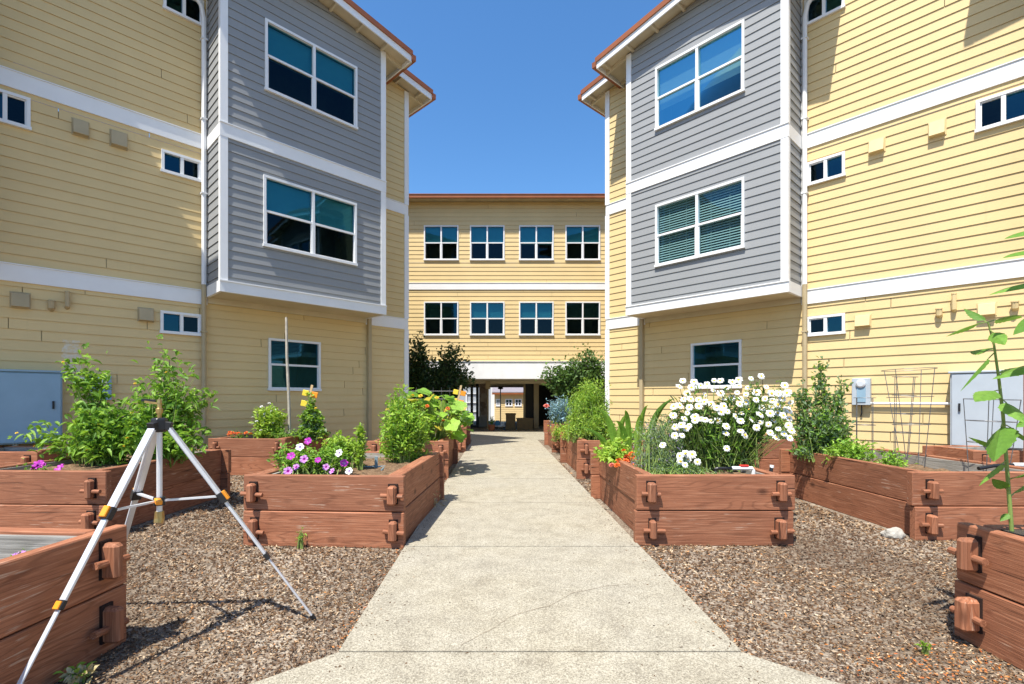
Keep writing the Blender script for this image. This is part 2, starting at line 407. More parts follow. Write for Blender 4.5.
def window(root, org, F, s0, s1, z0, z1, cols=2, rows=2, shade=0.0, blinds=False, room=.6, colsplit=None, fw=.046, upper_split=.5, screens=True, shade_mat='roller_shade', clear=False):
    clear = clear or blinds
    f = MB(); D1 = .045
    f.box(s0, s1, -.06, D1, z1-fw, z1, F); f.box(s0-.012, s1+.012, -.06, D1+.015, z0-.004, z0+fw, F)
    f.box(s0, s0+fw, -.06, D1-.002, z0+fw, z1-fw, F); f.box(s1-fw, s1, -.06, D1-.002, z0+fw, z1-fw, F)
    zm = z0 + (z1-z0)*upper_split; mw = .026
    for c in range(1, cols):
        x = s0 + (s1-s0)*c/cols; f.box(x-mw, x+mw, -.05, D1-.006, z0+fw, z1-fw, F)
    if rows == 2: f.box(s0+fw, s1-fw, -.045, D1-.012, zm-mw*.8, zm+mw*.8, F)
    wo_ = f.build('window', 'window_frame', root, org)
    a, b = s0+fw, s1-fw
    if rows == 2:
        # lower sash sits forward of the upper one
        sf = MB()
        for c in range(cols):
            ca = (a if c == 0 else s0+(s1-s0)*c/cols+mw); cb = (b if c == cols-1 else s0+(s1-s0)*(c+1)/cols-mw)
            t = .022; za, zb = z0+fw, zm-mw*.8
            sf.box(ca, cb, -.03, .022, za, za+t, F); sf.box(ca, ca+t, -.03, .021, za+t, zb, F); sf.box(cb-t, cb, -.03, .021, za+t, zb, F)
        sf.build('sash', 'window_frame', wo_, org)
        MB().poly([F(a, -.02, zm), F(b, -.02, zm), F(b, -.02, z1-fw), F(a, -.02, z1-fw)]).build('pane', 'clear_glass' if clear else 'window_glass', wo_, org)
        MB().poly([F(a, -.004, z0+fw), F(b, -.004, z0+fw), F(b, -.004, zm), F(a, -.004, zm)]).build('screened_pane', 'clear_glass' if clear else ('screened_glass' if screens else 'window_glass'), wo_, org)
    else:
        xm = s0 + (s1-s0)*(colsplit or .5)
        sl_, sr_ = (a, xm), (xm, b)
        MB().poly([F(sl_[0], -.02, z0+fw), F(sl_[1], -.02, z0+fw), F(sl_[1], -.02, z1-fw), F(sl_[0], -.02, z1-fw)]).build('pane', 'window_glass', wo_, org)
        MB().poly([F(sr_[0], -.004, z0+fw), F(sr_[1], -.004, z0+fw), F(sr_[1], -.004, z1-fw), F(sr_[0], -.004, z1-fw)]).build('screened_pane', 'screened_glass' if screens else 'window_glass', wo_, org)
        sf = MB(); t = .02; 
        for (q0, q1) in ((sr_[0]+mw, sr_[1]),):
            sf.box(q0, q1, -.03, .02, z0+fw, z0+fw+t, F); sf.box(q0, q1, -.03, .02, z1-fw-t, z1-fw, F); sf.box(q1-t, q1, -.03, .019, z0+fw+t, z1-fw-t, F)
        sf.build('sash', 'window_frame', wo_, org)
    r = MB()
    if room:
        A, B_, C_, D_ = s0, s1, z0, z1; d = -room
        for q in ([(A,d,C_),(B_,d,C_),(B_,d,D_),(A,d,D_)], [(A,-.06,C_),(B_,-.06,C_),(B_,d,C_),(A,d,C_)], [(A,-.06,D_),(B_,-.06,D_),(B_,d,D_),(A,d,D_)],
                  [(A,-.06,C_),(A,d,C_),(A,d,D_),(A,-.06,D_)], [(B_,-.06,C_),(B_,d,C_),(B_,d,D_),(B_,-.06,D_)]): r.poly([F(*x) for x in q])
        r.build('interior', 'room_paint', wo_, org)
    if shade > 0:
        zl = z1 - (z1-z0)*shade
        MB().box(a, b, -.10, -.094, zl, z1-fw, F).build('roller_shade', shade_mat, wo_, org)
    if blinds:
        bl = MB(); z = z0+fw+.03
        while z < z1-fw:
            bl.poly([F(a+.01, -.05, z), F(b-.01, -.05, z), F(b-.01, -.072, z+.036), F(a+.01, -.072, z+.036)]); z += .052
        for x in (s0+(s1-s0)*.16, s0+(s1-s0)*.36, s0+(s1-s0)*.64, s0+(s1-s0)*.84): bl.box(x-.004, x+.004, -.047, -.045, z0+fw, z1-fw, F)
        bl.build('blind', 'blind_slat', wo_, org)
    return wo_

def frame_of(P0, r, n):
    return lambda s, d, z: (P0[0]+s*r[0]+d*n[0], P0[1]+s*r[1]+d*n[1], z)
def wall_s(P0, r, n, d, px):       # along-wall coordinate seen at column px on the plane at offset d
    k = (px-VX)/FPX; X0 = P0[0]+d*n[0]; Y0 = P0[1]+d*n[1]
    return (k*Y0 - X0)/(r[0]-k*r[1])
def norm(a): l = math.hypot(*a); return (a[0]/l, a[1]/l)

BANDZ = (3.39, 6.32)
def wing(side, bay_win_px, bay2_style):
    L = side < 0
    P0 = (-5.54, 9.33) if L else (5.77, 9.31)
    r = norm((3.2, 3.29)) if L else norm((-2.97, 3.31))
    n = (r[1], -r[0]) if L else (-r[1], r[0])
    F = frame_of(P0, r, n); SF = 4.59 if L else 4.447; BD = .83 if L else .77; BL = 3.38 if L else 3.32
    NEAR = -8.6; org = Vector((*F(SF/2-2, -3, 0)[:2], 0))
    root = thing('apartment_building', ('yellow clapboard apartment wing on the left with its bay face in shade' if L else 'yellow clapboard apartment wing on the right with its walls in full sun'), 'building', org, 0, 'yellow apartment buildings round the garden')
    B = lambda mb, name, mat, parent=root, **k: mb.build(name, mat, parent, org, **k)
    S = lambda px, d=0: wall_s(P0, r, n, d, px)
    def Z(px, py, d=0):
        s = S(px, d); Y = F(s, d, 0)[1]; return CAMH + (VY-py)/FPX*Y
    # main wall outline
    zf = 9.26; sl_ = .17; ridge = -2.0
    top = [lambda q: zf + sl_*(SF-q[0]) - q[1], lambda q: zf + sl_*(SF-ridge) - sl_*(ridge-q[0])*1.0 - q[1] if True else 0]
    # windows on main wall (small sliders)
    wins = []
    def win_px(x0, x1, xr, yt, yb): # xr column where yt,yb were read
        a, b = sorted((S(x0), S(x1))); wins.append((a, b, Z(xr, yb), Z(xr, yt))); return wins[-1]
    if L:
        win_px(161, 201.5, 161.5, 149.5, 172); win_px(160, 201.5, 160.5, 310.5, 333)
        zt = Z(163, -17); zb_ = Z(163, 9); wins.append((S(163), S(203.5), zb_, zb_+.50))
        a, b = S(-22), S(30.5); zz = Z(30.5, 131); wins.append((a, b, zz, zz+.49))
        a, b = S(-22), S(30.5); wins.append((a, b, zz+2.93, zz+3.42))
    else:
        win_px(807, 845.5, 845.5, 151.5, 176); win_px(807, 845.5, 845.5, 313, 333.5)
        zb_ = Z(845, 8); wins.append((S(845), S(804.5), zb_, zb_+.50))
        zz = Z(976, 133.5); wins.append((S(1033), S(976), zz, zz+.49)); wins.append((S(1033), S(976), zz+2.93, zz+3.42))
    if L: gw = (S(268, 0), S(320, 0), Z(320, 391), Z(320, 342.5))
    else: gw = (S(742, 0), S(691.5, 0), Z(742, 388), Z(742, 339.5))
    ops = wins + [gw]
    BAY2 = -3.25-BL
    wmat = 'yellow_siding_stained' if L else 'yellow_siding'
    m = MB(); siding(m, F, NEAR, SF, .15, 10.5, ops, top)
    # far end wall
    FE = lambda a, e, z: F(SF+e, -a, z)
    siding(m, FE, 0, 7.5, .15, zf, [], [])
    # near end wall and back wall
    FN = lambda a, e, z: F(NEAR-e, -a, z)
    siding(m, FN, 0, 7.5, .15, 9.2, [], []); 
    B(m, 'wall', wmat)
    bw = MB(); bw.box(NEAR, SF, -7.5, -7.45, 0, 9.2, F); B(bw, 'back_wall', 'tan_paint')
    fo = MB().box(NEAR+.01, SF-.01, -7.4, -.02, 0, .16, F); B(fo, 'foundation', 'concrete_base')
    # white bands and corner boards on main wall
    H = .255
    for zt in BANDZ:
        for a, c in ((BAY2+BL+.0, -.001), (BL+.001, SF-.0), (NEAR, BAY2-.001)):
            b = MB(); b.box(a, c, -.02, .034, zt-H, zt, F)
            b.box(a, c, .020, .048, zt+.001, zt+.018, F); B(b, 'band_board', 'white_trim')
        b = MB().box(0, 7.5, -.02, .0335, zt-H, zt, FE); B(b, 'band_board', 'white_trim')
    c = MB()
    zz = [.15, BANDZ[0]-H, BANDZ[0]+.02, BANDZ[1]-H, BANDZ[1]+.02, zf-.02]
    for a_, b_ in ((zz[0], zz[1]), (zz[2], zz[3]), (zz[4], zz[5])):
        c.box(SF-.10, SF+.03, -.02, .03, a_, b_, F); c.box(.021, .11, -.02, .03, a_, b_, FE)
    B(c, 'corner_board', 'white_trim')
    for i, wn in enumerate(wins): window(root, org, F, *wn, cols=2, rows=1, room=.9, fw=.045)
    window(root, org, F, *gw, cols=1, rows=2, room=1.2, screens=False, shade=.0)
    # bays
    def bay(s0, main):
        FB = lambda s, d, z: F(s0+s, BD+d, z); z0b = 3.27
        ridge_z = 9.53; ze = 9.25
        cl = [lambda q: ze + (ridge_z-ze)*(q[0])/(BL/2) - q[1], lambda q: ze + (ridge_z-ze)*(BL-q[0])/(BL/2) - q[1]]
        wl = []
        if main:
            for (x0, x1, xr, yt, yb, xl, ytl, ybl) in bay_win_px:
                a, b2 = sorted((S(x0, BD)-s0, S(x1, BD)-s0))
                za = (Z(xr, yb, BD)+Z(xl, ybl, BD))/2; zb = (Z(xr, yt, BD)+Z(xl, ytl, BD))/2
                wl.append((a, b2, za, zb))
        else:
            wl = [(.8, 2.6, 7.1, 8.4), (.8, 2.6, 4.3, 5.6)]
        sm = MB(); siding(sm, FB, 0, BL, z0b+.2, 9.7, wl, cl, joints=0)
        FR0 = lambda a, e, z: F(s0-e, a, z); FR1 = lambda a, e, z: F(s0+BL+e, a, z)
        siding(sm, FR0, 0, BD, z0b+.2, ze+.02, joints=0); siding(sm, FR1, 0, BD, z0b+.2, ze+.02, joints=0)
        bay_o = B(sm, 'bay', 'grey_siding')
        tr = MB(); W_ = .105
        zs_ = [(z0b+.205, BANDZ[1]-.27), (BANDZ[1]-.03, ze)]
        for a_, b_ in zs_:
            for q0, q1 in ((-.022, W_), (BL-W_, BL+.022)): tr.box(q0, q1, -.02, .026, a_, b_, FB)
            for FR in (FR0, FR1):
                tr.box(BD-.075, BD-.001, -.01, .0221, a_, b_, FR); tr.box(.0, .045, -.01, .022, a_, b_, FR)
        tr.box(-.026, BL+.026, -.02, .030, BANDZ[1]-.268, BANDZ[1]-.032, FB)
        tr.box(-.03, BL+.03, -.02, .045, BANDZ[1]-.031, BANDZ[1]-.012, FB)
        for FR in (FR0, FR1): tr.box(0, BD-.02, -.01, .028, BANDZ[1]-.268, BANDZ[1]-.032, FR)
        tr.box(-.03, BL+.03, -.03, .034, z0b, z0b+.204, FB)
        tr.box(-.034, BL+.034, .034, .05, z0b+.186, z0b+.208, FB)
        for FR in (FR0, FR1): tr.box(0, BD-.03, -.02, .032, z0b, z0b+.204, FR)
        B(tr, 'bay_trim', 'white_trim', bay_o)
        so_ = MB(); so_.box(s0+.03, s0+BL-.03, .055, BD-.035, z0b+.01, z0b+.04, F)
        so_.box(s0+.0, s0+BL, .02, .055, z0b-.10, z0b+.04, F)
        B(so_, 'bay_underside', 'cream_soffit', bay_o)
        for i, wn in enumerate(wl):
            up = (i == 0)
            if main: window(root, org, FB, *wn, cols=2, rows=2, room=.68, shade=((.5 if L else .66) if up else (.5 if L else 0)), blinds=(not up and not L), upper_split=.5, clear=(not L))
            else: window(root, org, FB, *wn, cols=2, rows=2, room=.68, shade=.5)
        # gable roof over the bay
        sk = (ridge_z-ze)/(BL/2); o1 = .50 if L else .62; o2 = .34; th = .02
        zl = lambda s: ridge_z - sk*abs(s-BL/2)
        def slab(mb, sa, sb, da, db, lo, hi):
            mb.hexa([F(s0+sa,da,zl(sa)+lo),F(s0+sb,da,zl(sb)+lo),F(s0+sb,db,zl(sb)+lo),F(s0+sa,db,zl(sa)+lo),F(s0+sa,da,zl(sa)+hi),F(s0+sb,da,zl(sb)+hi),F(s0+sb,db,zl(sb)+hi),F(s0+sa,db,zl(sa)+hi)])
        halves = ((-o1, BL/2), (BL/2, BL+o1))
        so2 = MB(); dk = MB(); fa = MB(); ru = MB(); lks = []
        for a_, b_ in halves:
            slab(so2, a_, b_, -.5, BD+o2-.03, .03, .06); slab(dk, a_-(.02 if a_ < 0 else 0), b_+(.02 if b_ > BL else 0), -1.2, BD+o2+.015, .17, .215)
            slab(fa, a_, b_, BD+o2-.03, BD+o2, -.045, .168)
            slab(ru, a_-(.025 if a_ < 0 else 0), b_+(.025 if b_ > BL else 0), BD+o2+.001, BD+o2+.03, .10, .2145)
        for e in (-o1, BL+o1):
            sg = -1 if e < 0 else 1
            lo_, hi_ = sorted((e, e+sg*.11))
            ru.box(s0+lo_, s0+hi_, -.5, BD+o2+.03, zl(e)+.0, zl(e)+.13, F)
            lo_, hi_ = sorted((e-sg*.001, e-sg*.03)); fa.box(s0+lo_, s0+hi_, -.4, BD+o2-.031, zl(e)-.05, zl(e)+.16, F)
        q = -o1+.1
        while q < BL+o1:
            t_ = MB(); slab(t_, q, q+.045, BD+.001, BD+o2-.032, -.04, .03); lks.append(t_); q += .61
        for FRs in ((-o1+.031, -.022), (BL+.022, BL+o1-.031)):
            for dd in (.12, .72):
                if dd < BD-.05: t_ = MB(); slab(t_, FRs[0], FRs[1], dd, dd+.045, -.03, .03); lks.append(t_)
            t_ = MB(); slab(t_, FRs[0], FRs[1], BD-.04, BD+.004, -.06, .03); lks.append(t_)
        rf = B(dk, 'roof', 'rust_metal'); B(so2, 'soffit', 'cream_soffit', rf); B(fa, 'fascia', 'white_trim', rf)
        B(ru, 'gutter', 'rust_metal', rf)
        for t_ in lks: B(t_, 'lookout', 'cream_soffit', rf)
    bay(0, True); bay(BAY2, False)
    # main roof
    o1 = .52; o2 = .36; zl = lambda s: (zf + sl_*(SF-ridge)) - sl_*abs(s-ridge)
    def slab(mb, sa, sb, da, db, lo, hi):
        mb.hexa([F(sa,da,zl(sa)+lo),F(sb,da,zl(sb)+lo),F(sb,db,zl(sb)+lo),F(sa,db,zl(sa)+lo),F(sa,da,zl(sa)+hi),F(sb,da,zl(sb)+hi),F(sb,db,zl(sb)+hi),F(sa,db,zl(sa)+hi)])
    so2 = MB(); dk = MB(); fa = MB(); ru = MB(); lks = []
    for a_, b_ in ((NEAR-o1, ridge), (ridge, SF+o1)):
        slab(so2, a_, b_, -7.9, o2-.03, .03, .06); slab(dk, a_, b_, -8, o2+.015, .17, .215)
        slab(fa, a_, b_, o2-.03, o2, -.045, .168); slab(ru, a_, b_+(.02 if b_ > 0 else 0), o2+.001, o2+.03, .10, .2145)
    e = SF+o1; ru.box(e, e+.11, -7.9, o2+.03, zl(e)+.0, zl(e)+.13, F); fa.box(e-.03, e-.001, -7.9, o2-.031, zl(e)-.05, zl(e)+.16, F)
    q = BL+.2
    while q < SF+o1: t_ = MB(); slab(t_, q, q+.045, .02, o2-.032, -.04, .03); lks.append(t_); q += .61
    for (d_0, d_1, l_) in ((-.03, .03, -.06), (-.8, -.755, -.03)): t_ = MB(); slab(t_, SF+.03, SF+o1-.031, d_0, d_1, l_, .03); lks.append(t_)
    rf = B(dk, 'roof', 'rust_metal'); B(so2, 'soffit', 'cream_soffit', rf); B(fa, 'fascia', 'white_trim', rf); B(ru, 'gutter', 'rust_metal', rf)
    for t_ in lks: B(t_, 'lookout', 'cream_soffit', rf)
    # downspouts
    d1 = MB(); d1.tube([F(-.75,.26,9.25), F(-.52,.13,9.02), F(-.24,.10,8.86), F(-.12,.09,8.72), F(-.075,.085,8.5), F(-.075,.085,3.5)], .042, 8)
    for z in (8.1, 6.6, 5.2): d1.box(-.125, -.025, .0, .13, z, z+.03, F)
    B(d1, 'downspout', 'white_trim', smooth=False)
    d2 = MB(); d2.tube([F(-.075,.085,3.5), F(-.075,.085,.3)], .043, 8); 
    for z in (2.6, 1.2): d2.box(-.125, -.025, .0, .13, z, z+.03, F)
    B(d2, 'downspout', 'tan_paint')
    d3 = MB(); d3.box(BL+.03, BL+.115, .02, .10, .3, 3.3, F); B(d3, 'downspout', 'tan_paint')
    # wall vents and little pipes
    def vent(x0, x1, y0, y1, mat='tan_paint' if L else 'vent_yellow'):  # same paint both sides; left hoods get a darker tan as painted shade
        a, b_ = sorted((S(x0, .05), S(x1, .05))); zb, zt = Z((x0+x1)/2, y1), Z((x0+x1)/2, y0)
        v = MB(); v.hexa([F(a,0,zb),F(b_,0,zb),F(b_,.10,zb+.01),F(a,.10,zb+.01),F(a,0,zt),F(b_,0,zt),F(b_,.06,zt-.015),F(a,.06,zt-.015)])
        v.box(a-.015, b_+.015, .0, .022, zb-.01, zt+.012, F)
        B(v, 'vent_hood', mat, bevel=.003)
    def stub(px, y0, y1, rad=.035, elbow=False):
        s_ = S(px, .07); zb, zt = Z(px, y1), Z(px, y0); v = MB()
        v.tube([F(s_, 0, zb), F(s_, .07, zb+.02), F(s_, .075, zt)], rad, 8); v.tube([F(s_, .075, zt), F(s_, .075, zt+.015)], rad*1.15, 8)
        B(v, 'vent_pipe', 'tan_paint' if L else 'vent_yellow')  # left pipes likewise carry the wall's shade as a darker tan
    if L:
        for q in ((73,88.5,121,136.5), (111,127,132.5,148), (11,29.5,293,308), (139,153.5,308.5,321.5)): vent(*q)
        stub(67.5, 293, 308, .033); stub(51.5, 302, 309, .045)
    else:
        for q in ((869,884,140,153.5), (929,945,121.5,137), (855,870,315,327), (978,995.5,303,316)): vent(*q)
        stub(954, 295, 311, .03); stub(939, 310, 316, .04); stub(1015, 303, 309, .04)
    return F, S, Z, root
LW = [(264.5, 356.5, 356.5, 66, 128.5, 264.5, 21, 92), (263, 356, 356, 203, 265.5, 263, 176, 247)]
RW = [(656, 745, 656, 67, 130, 745, 22, 93), (656, 745, 656, 205, 267, 745, 178, 248.5)]
FL, SL, ZL, left_wing = wing(-1, LW, 0)
FR, SR, ZR, right_wing = wing(1, RW, 0)

# ------------------------------------------------------------------ centre building
YC = 19.0; PPM = FPX/YC
def centre():
    F = lambda s, d, z: (s, YC-d, z); org = Vector((.35, YC+4.5, 0))
    root = thing('apartment_building', 'yellow clapboard apartment block across the end of the path, over an open passage', 'building', org, 0, 'yellow apartment buildings round the garden')
    B = lambda mb, name, mat, parent=root, **k: mb.build(name, mat, parent, org, **k)
    X = lambda px: (px-VX)/PPM
    Zc = lambda py: CAMH + (VY-py)/PPM
    wins = []
    for x0, x1 in ((424, 458.5), (470, 504.5), (519, 553.5), (565.3, 600)):
        wins.append((X(x0), X(x1), Zc(260.5), Zc(225.7))); wins.append((X(x0), X(x1), Zc(335.5), Zc(301.8)))
    m = MB(); zt = 8.98
    siding(m, F, -12, 12.5, 2.80, zt, wins, [])
    siding(m, F, -12, -3.6, .1, 2.13, [], []); siding(m, F, 4.6, 12.5, .1, 2.13, [], [])
    B(m, 'wall', 'yellow_siding')
    sd = MB(); sd.box(-12.05, -12, -9.5, 0, 0, zt, F); sd.box(12.5, 12.55, -9.5, 0, 0, zt, F); sd.box(-12, 12.5, -9.55, -9.5, 2.13, zt, F)
    B(sd, 'back_wall', 'tan_paint')
    b = MB(); b.box(-12, 12.5, -.02, .04, Zc(289.7), Zc(283.3), F); b.box(-12, 12.5, -.02, .055, Zc(283.3), Zc(282.8), F)
    b.build('band_board', 'white_trim', root, org)
    c = MB(); c.box(-12.2, 12.7, -.3, .12, 2.13, 2.79, F); c.box(-12.2, 12.7, .0, .15, 2.79, 2.81, F)
    B(c, 'header_panel', 'white_vinyl_panel')
    s = MB(); s.box(-12, 12.5, -9.5, -.301, 2.14, 2.2, F)
    for yy in (2.4, 4.6, 7.0, 9.2): s.box(-12, 12.5, -yy-.2, -yy, 2.02, 2.14, F)
    B(s, 'passage_ceiling', 'cream_soffit')
    for i, wn in enumerate(wins):
        window(root, org, F, *wn, cols=2, rows=2, room=1.5, shade=((.5,0,.47,.5,.53,.5,.5,0)[i]), fw=.045)
    # roof
    ro = MB(); e = .40
    ro.hexa([F(-12.5, e, 9.06), F(13, e, 9.06), F(13, -10, 9.5), F(-12.5, -10, 9.5), F(-12.5, e, 9.13), F(13, e, 9.13), F(13, -10, 9.6), F(-12.5, -10, 9.6)])
    rf = B(ro, 'roof', 'rust_metal')
    so_ = MB().box(-12.5, 13, -.1, e-.02, 8.99, 9.03, F); B(so_, 'soffit', 'tan_paint', rf)
    gu = MB().box(-12.5, 13, e, e+.1, 8.96, 9.075, F); gu.box(-12.5, 13, e-.02, e+.12, 9.075, 9.10, F); B(gu, 'gutter', 'rust_metal', rf)
    # passage walls and door, gloom painted in as near-black; columns
    for q in ((1.9, 12.4, -5.3, -5.2, 0, 2.14), (4.6, 4.7, -5.19, 0, 0, 2.13), (-3.7, -3.6, -9.4, 0, 0, 2.13), (1.9, 2.0, -9.4, -5.31, 0, 2.14)): B(MB().box(*q, F), 'passage_wall', 'passage_gloom')
    pp = MB(); pp.box(1.15, 1.24, -3.3, -3.2, 0.02, 2.14, F); pp.box(1.62, 1.84, -3.3, -3.1, .02, 2.14, F); B(pp, 'door_post', 'tan_paint')
    dd = MB().box(1.24, 1.62, -3.26, -3.2, .02, 2.14, F); B(dd, 'passage_door', 'passage_gloom')
    for x0, x1, y0 in ((470.5, 473, 22.8), (476, 478.6, 22.8)):
        MB().box((x0-VX)/FPX*y0, (x1-VX)/FPX*y0, y0, y0+.14, .02, 2.14).build('column', 'dark_post', root, org)
    fo = MB().box(-1.32, -.9, 22.72, 23.0, .02, .14); B(fo, 'column_base', 'dark_post')
    st = MB().box(-.90, -.49, 23.4, 23.8, .5, 2.14); o = B(st, 'pier', 'stone_veneer'); MB().box(-.94, -.46, 23.36, 23.84, .02, .5).build('pier_base', 'concrete_base', o, org)
    pl = MB(); pl.tube([(-.44, 21.4, .02), (-.44, 21.4, 2.14)], .035, 8); pl.box(-.54, -.34, 21.3, 21.5, 1.78, 2.13); B(pl, 'column', 'tan_paint')
centre()

# beyond the passage: house downhill, grey block, pots, boxes
def beyond():
    org = Vector((3, 45, -2.6)); root = thing('house', 'pale yellow house seen through the passage below a rust red eave line', 'building', org)
    F = lambda s, d, z: (s, 42-d, z); X = lambda px: (px-VX)/FPX*42; Zz = lambda py: CAMH+(VY-py)/FPX*42
    wins = [(X(a), X(b), Zz(406.3), Zz(399)) for a, b in ((495.8, 500.3), (505.3, 512.4), (514.8, 521.6))]
    m = MB(); siding(m, F, -.3, 9, -2.6, Zz(394.5), wins, []); m.build('wall', 'yellow_siding', root, org)
    for wn in wins: window(root, org, F, *wn, cols=2, rows=2, room=1, fw=.07)
    MB().box(-.5, 9.3, -.1, .35, Zz(394.5), Zz(392.8), F).build('fascia', 'rust_metal', root, org)
    MB().hexa([F(-.5,.35,Zz(392.8)),F(9.3,.35,Zz(392.8)),F(9.3,-6,3.6),F(-.5,-6,3.6),F(-.5,.35,Zz(392)),F(9.3,.35,Zz(392)),F(9.3,-6,3.7),F(-.5,-6,3.7)]).build('roof', 'roof_shingle', root, org)
    MB().box(-.28, 8.9, -7, -.05, -2.6, 1.6, F).build('body', 'tan_paint', root, org)
    org2 = Vector((-3, 46, -2.6)); r2 = thing('house', 'grey building with white window strip seen left of the stone pier', 'building', org2)
    MB().box(-9, -.35, 44, 50, -2.6, 4.2).build('wall', 'far_grey', r2, org2)
    MB().box(-.62, -.3, 43.9, 44, -2.6, 4.2).build('corner_board', 'white_trim', r2, org2)
    f = MB(); 
    for x in (-2.9, -2.45, -1.9): f.box(x, x+.12, 43.92, 43.99, -.5, 2.6)
    for z in (-.6, .2, 1, 1.8, 2.6): f.box(-2.9, -1.78, 43.9, 43.98, z, z+.09)
    f.build('window_frame', 'window_frame', r2, org2)
beyond()
lp = thing('street_lamp', 'thin dark lamp post standing beyond the passage', 'street lamp', (-.05*0+ (500.5-VX)/FPX*28, 28, 0))
MB().tube([(0,0,0),(0,0,2.05)], .03, 8).build('pole', 'tan_paint', lp)
MB().tube([(0,0,1.9),(0,0,1.93),(0,0,2.05),(0,0,2.1)], [.05,.16,.13,.03], 8).build('lamp_head', 'dark_post', lp)

def boxy(name, label, cat, x0, x1, y, d, z1, group=None):
    o = thing(name, label, cat, ((x0+x1)/2, y+d/2, .028), 0, group); w2 = (x1-x0)/2
    MB().box(-w2, w2, -d/2, d/2, 0, z1-.06).build('body', 'box_brown', o, bevel=.008)
    MB().box(-w2-.02, w2+.02, -d/2-.02, d/2+.02, z1-.06, z1).build('rim', 'box_brown', o, bevel=.006)
    MB().box(-w2+.05, w2-.05, -d/2+.05, d/2-.05, z1-.001, z1+.004).build('soil', 'soil', o)
yb = 21.0
boxy('planter_box', 'taller brown box planter in the passage mouth', 'planter', (506-VX)/FPX*yb, (515.5-VX)/FPX*yb, yb, .5, .70)
boxy('planter_box', 'wider, lower brown box planter in the passage mouth', 'planter', (517-VX)/FPX*yb, (533-VX)/FPX*yb, yb-.1, .5, .50)

# ------------------------------------------------------------------ plants
def leaf_arrays(pos, dr, L, W, droop=.25, fold=.18, up=None):
    N = len(pos); dr = dr/np.linalg.norm(dr, axis=1, keepdims=True)
    if up is None: up = RNG.normal(0, .45, (N,3)) + np.array([0,0,1.0])
    sd = np.cross(dr, up); sd /= (np.linalg.norm(sd, axis=1, keepdims=True)+1e-6); nu = np.cross(sd, dr)
    L = np.broadcast_to(L, (N,))[:,None]; W = np.broadcast_to(W, (N,))[:,None]
    a = pos; t = pos + dr*L - np.array([0,0,1.0])*L*droop; m = pos + dr*L*.5 - np.array([0,0,1.0])*L*droop*.25 
    l1 = pos + dr*L*.3 - sd*W*.45 + nu*W*fold; r1 = pos + dr*L*.3 + sd*W*.45 + nu*W*fold
    l2 = m + dr*L*.16 - sd*W*.36 + nu*W*fold*.8; r2 = m + dr*L*.16 + sd*W*.36 + nu*W*fold*.8
    V = np.stack([a, l1, l2, t, r2, r1, m], 1).reshape(-1, 3)
    base = (np.arange(N)*7)[:,None]
    F_ = np.concatenate([base+np.array([[0,6,2]]), base+np.array([[0,2,1]]), base+np.array([[6,3,2]]), base+np.array([[0,5,4]]), base+np.array([[0,4,6]]), base+np.array([[6,4,3]])], 0)
    return V, F_
def rnd_in(c, rad, n, bias=.6):
    d = RNG.normal(0, 1, (n,3)); d /= np.linalg.norm(d, axis=1, keepdims=True); r = RNG.random(n)**bias
    return np.array(c) + d*r[:,None]*np.array(rad)
def bush(name, label, cat, base, blobs, nst, lps, L, W, mat, stem_mat='green_stem', stem_r=.006, spread=.05, group=None, droop=.25, tstart=.3, up=.35, flowers=None, extra=None, leafname='foliage', base_r=.12, ribbon=1.0):
    """blobs: (cx,cy,cz,rx,ry,rz,weight) relative to base; stems grow from base to blob points, leaves sit along them"""
    root = thing(name, label, cat, base, 0, group)
    st = MB(); P = []; D = []; ends = []
    wts = np.array([b[6] if len(b) > 6 else 1 for b in blobs], float); wts /= wts.sum()
    for i in range(nst):
        b = blobs[RNG.choice(len(blobs), p=wts)]
        e = rnd_in(b[:3], b[3:6], 1, .5)[0]; e[2] = max(e[2], .03)
        s0 = np.array([random.uniform(-1,1)*base_r + e[0]*.25, random.uniform(-1,1)*base_r + e[1]*.25, 0])
        m = s0*.45 + e*.55; m[2] = e[2]*.62 + .05; m[:2] = s0[:2]*.6 + e[:2]*.4
        pts = [(1-t)**2*s0 + 2*t*(1-t)*m + t*t*e for t in np.linspace(0, 1, 6)]
        st.tube(pts, [stem_r*(1.1-.8*t) for t in np.linspace(0, 1, 6)], 4, False); ends.append(e)
        ts = tstart + (1-tstart)*RNG.random(lps)**.8
        for t in ts:
            q = (1-t)**2*s0 + 2*t*(1-t)*m + t*t*e; P.append(q + RNG.normal(0, spread, 3)*(.4+.6*t)); 
            dv = e - s0; d = RNG.normal(0, 1, 3); d[2] *= .7; D.append(d + np.array([0,0,up]) + dv/np.linalg.norm(dv)*.4)
    P = np.array(P); D = np.array(D); P[:,2] = np.maximum(P[:,2], .01)
    sz = .55 + .6*RNG.random(len(P))
    V, F_ = leaf_arrays(P, D, L*sz, W*sz, droop)
    st.build('stems', stem_mat, root); MB().arr(V, F_).build(leafname, mat, root)
    if extra:
        k = int(len(P)*extra[1]); idx = RNG.choice(len(P), k); V, F_ = leaf_arrays(P[idx]+RNG.normal(0,.02,(k,3)), D[idx], L*.9, W*.9, droop)
        MB().arr(V, F_).build('faded_leaves', extra[0], root)
    root['_n'] = 0; del root['_n']
    return root, ends

